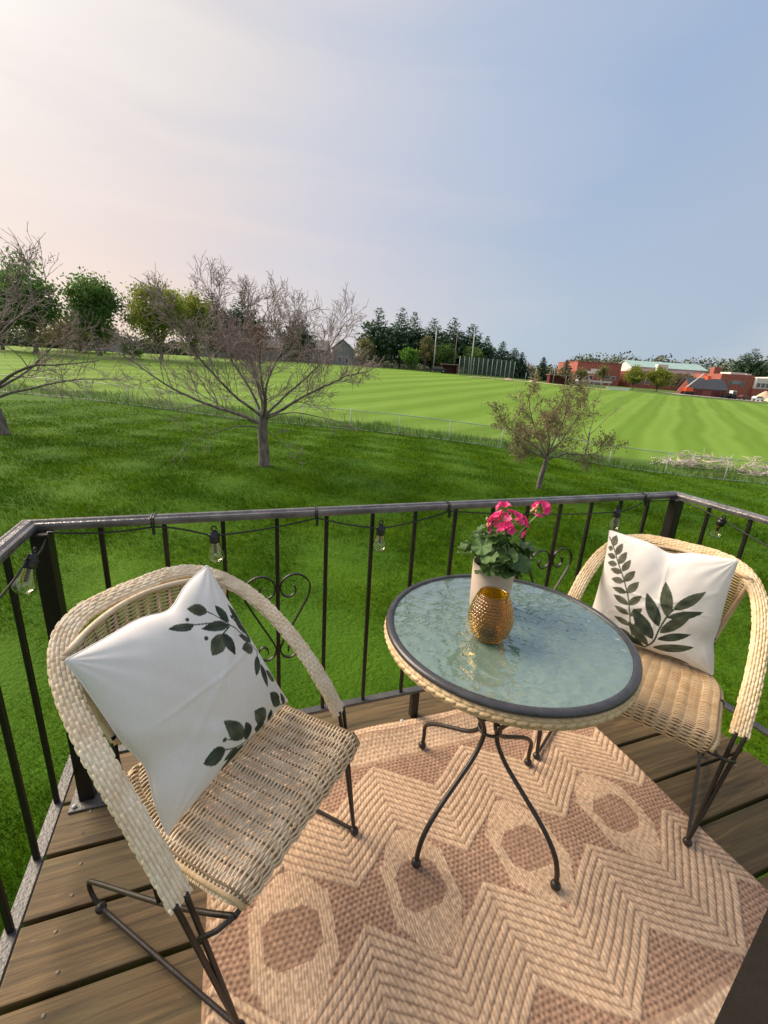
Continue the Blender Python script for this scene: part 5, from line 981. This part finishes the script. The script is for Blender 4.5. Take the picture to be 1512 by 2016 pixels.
car((51.8, 101.9), VA, 'black car parked beside the dark red dugout', 'black_paint'); car((147.5, 90.0), VA, 'red car parked in the school yard', 'red_paint', 4.2); car((151.6, 88.6), VA, 'white car parked beside the sand heap', 'white_paint', 4.2); car((153.0, 85.6), VA, 'small pale green utility cart on the yard edge', 'pale_green_paint', 2.6, 1.3, 'utility_cart')
tr = bthing('tractor', (142.6, 91.0), VA, 'black tractor with a white cab by the shed', 'tractor'); tr.location.z += .3
MB().box(-1.6, .6, -.6, .6, .7, 1.6).build('hood', 'black_paint', tr, False); MB().box(.62, 1.7, -.7, .7, .8, 2.4).build('cab', 'white_paint', tr, False); MB().box(.7, 1.62, -.73, -.701, 1.5, 2.2).build('window', 'window_glass', tr, False)
for sx, r_ in ((-1.2, .45), (1.1, .75)):
    for sy in (-.75, .75): MB().tube([(sx, sy - .15, r_), (sx, sy + .15, r_)], r_, 14).build('wheel', 'rubber', tr)
bo = bthing('boom_lift', (130.6, 94.8), VA, 'orange boom lift with a raised white arm beside the shed', 'boom lift'); bo.location.z += .3
MB().box(-1.3, 1.3, -.9, .9, .5, 1.0).build('chassis', 'black_paint', bo, False); MB().box(-1.2, .9, -.8, .8, 1.0, 2.1).build('turret', 'orange_paint', bo, False)
MB().tube([(-.9, 0, 2.0), (1.6, 0, 4.4)], .16, 6).build('lower_arm', 'white_paint', bo); MB().tube([(1.6, 0, 4.4), (3.4, 0, 6.2)], .12, 6).build('upper_arm', 'white_paint', bo); MB().tube([(3.4, 0, 6.2), (4.6, 0, 5.6)], .12, 6).build('jib', 'orange_paint', bo); MB().box(4.5, 5.4, -.6, .6, 4.6, 5.6).build('basket', 'orange_paint', bo, False)
for sx in (-1., 1.):
    for sy in (-.9, .9): MB().tube([(sx, sy - .15, .45), (sx, sy + .15, .45)], .45, 14).build('wheel', 'rubber', bo)
rgs = np.random.default_rng(4); Pm = []
th = np.linspace(0, 2 * PI, 25); rr = np.linspace(0, 1, 9)
V = np.array([[(r * 4.4 * math.cos(a) * (1 + .08 * math.sin(3 * a)), r * 3.2 * math.sin(a), 3.2 * (1 - r ** 1.2) + .12 * math.sin(5 * a + 7 * r) * r) for r in rr] for a in th]); o = MB().grid(V).build('sand_heap', 'sand'); o.location = (157.5, 90.0, tz(157.5, 90.0) - .1); tag(o, 'pale orange sand heap in the school yard', 'sand heap')

# ------------------------------------------------------------------ brush piles beyond the fence
def brush(loc, w, d, n, label, seed):
    rg = np.random.default_rng(seed); t = thing('brush_pile', (*loc, tz(*loc)), label, 'brush pile'); br = []
    for k in range(n):
        c = np.array((rg.uniform(-w, w), rg.uniform(-d, d), rg.uniform(.05, .5))); a = rg.uniform(0, 2 * PI); l = rg.uniform(.5, 1.6); P = [c]; dr = np.array((math.cos(a) * .9, math.sin(a) * .5, rg.normal() * .28))
        for j in range(4): dr = dr + rg.standard_normal(3) * .22; P.append(P[-1] + dr / np.linalg.norm(dr) * l / 4)
        P = np.array(P); P[:, 2] = np.clip(P[:, 2], .03, 1.1); mb = MB(); r0 = rg.uniform(.018, .045); mb.tube(P, np.linspace(r0, r0 * .4, 5), 5)
        for _ in range(3): i = rg.integers(1, 4); s = rg.standard_normal(3) * .35; s[2] = abs(s[2]) * .6; mb.tube([P[i], P[i] + s * .6, P[i] + s], [r0 * .5, r0 * .4, r0 * .2], 4)
        o = mb.build('branch', 'dead_branch', t); o.rotation_euler = (0, 0, R(-28))
    return t
brush((28.7, 17.9), 1.9, .7, 60, 'heap of bleached dead branches behind the fence', 31); brush((33.2, 14.6), 3.4, .8, 95, 'longer spread of bleached dead branches along the fence', 32)
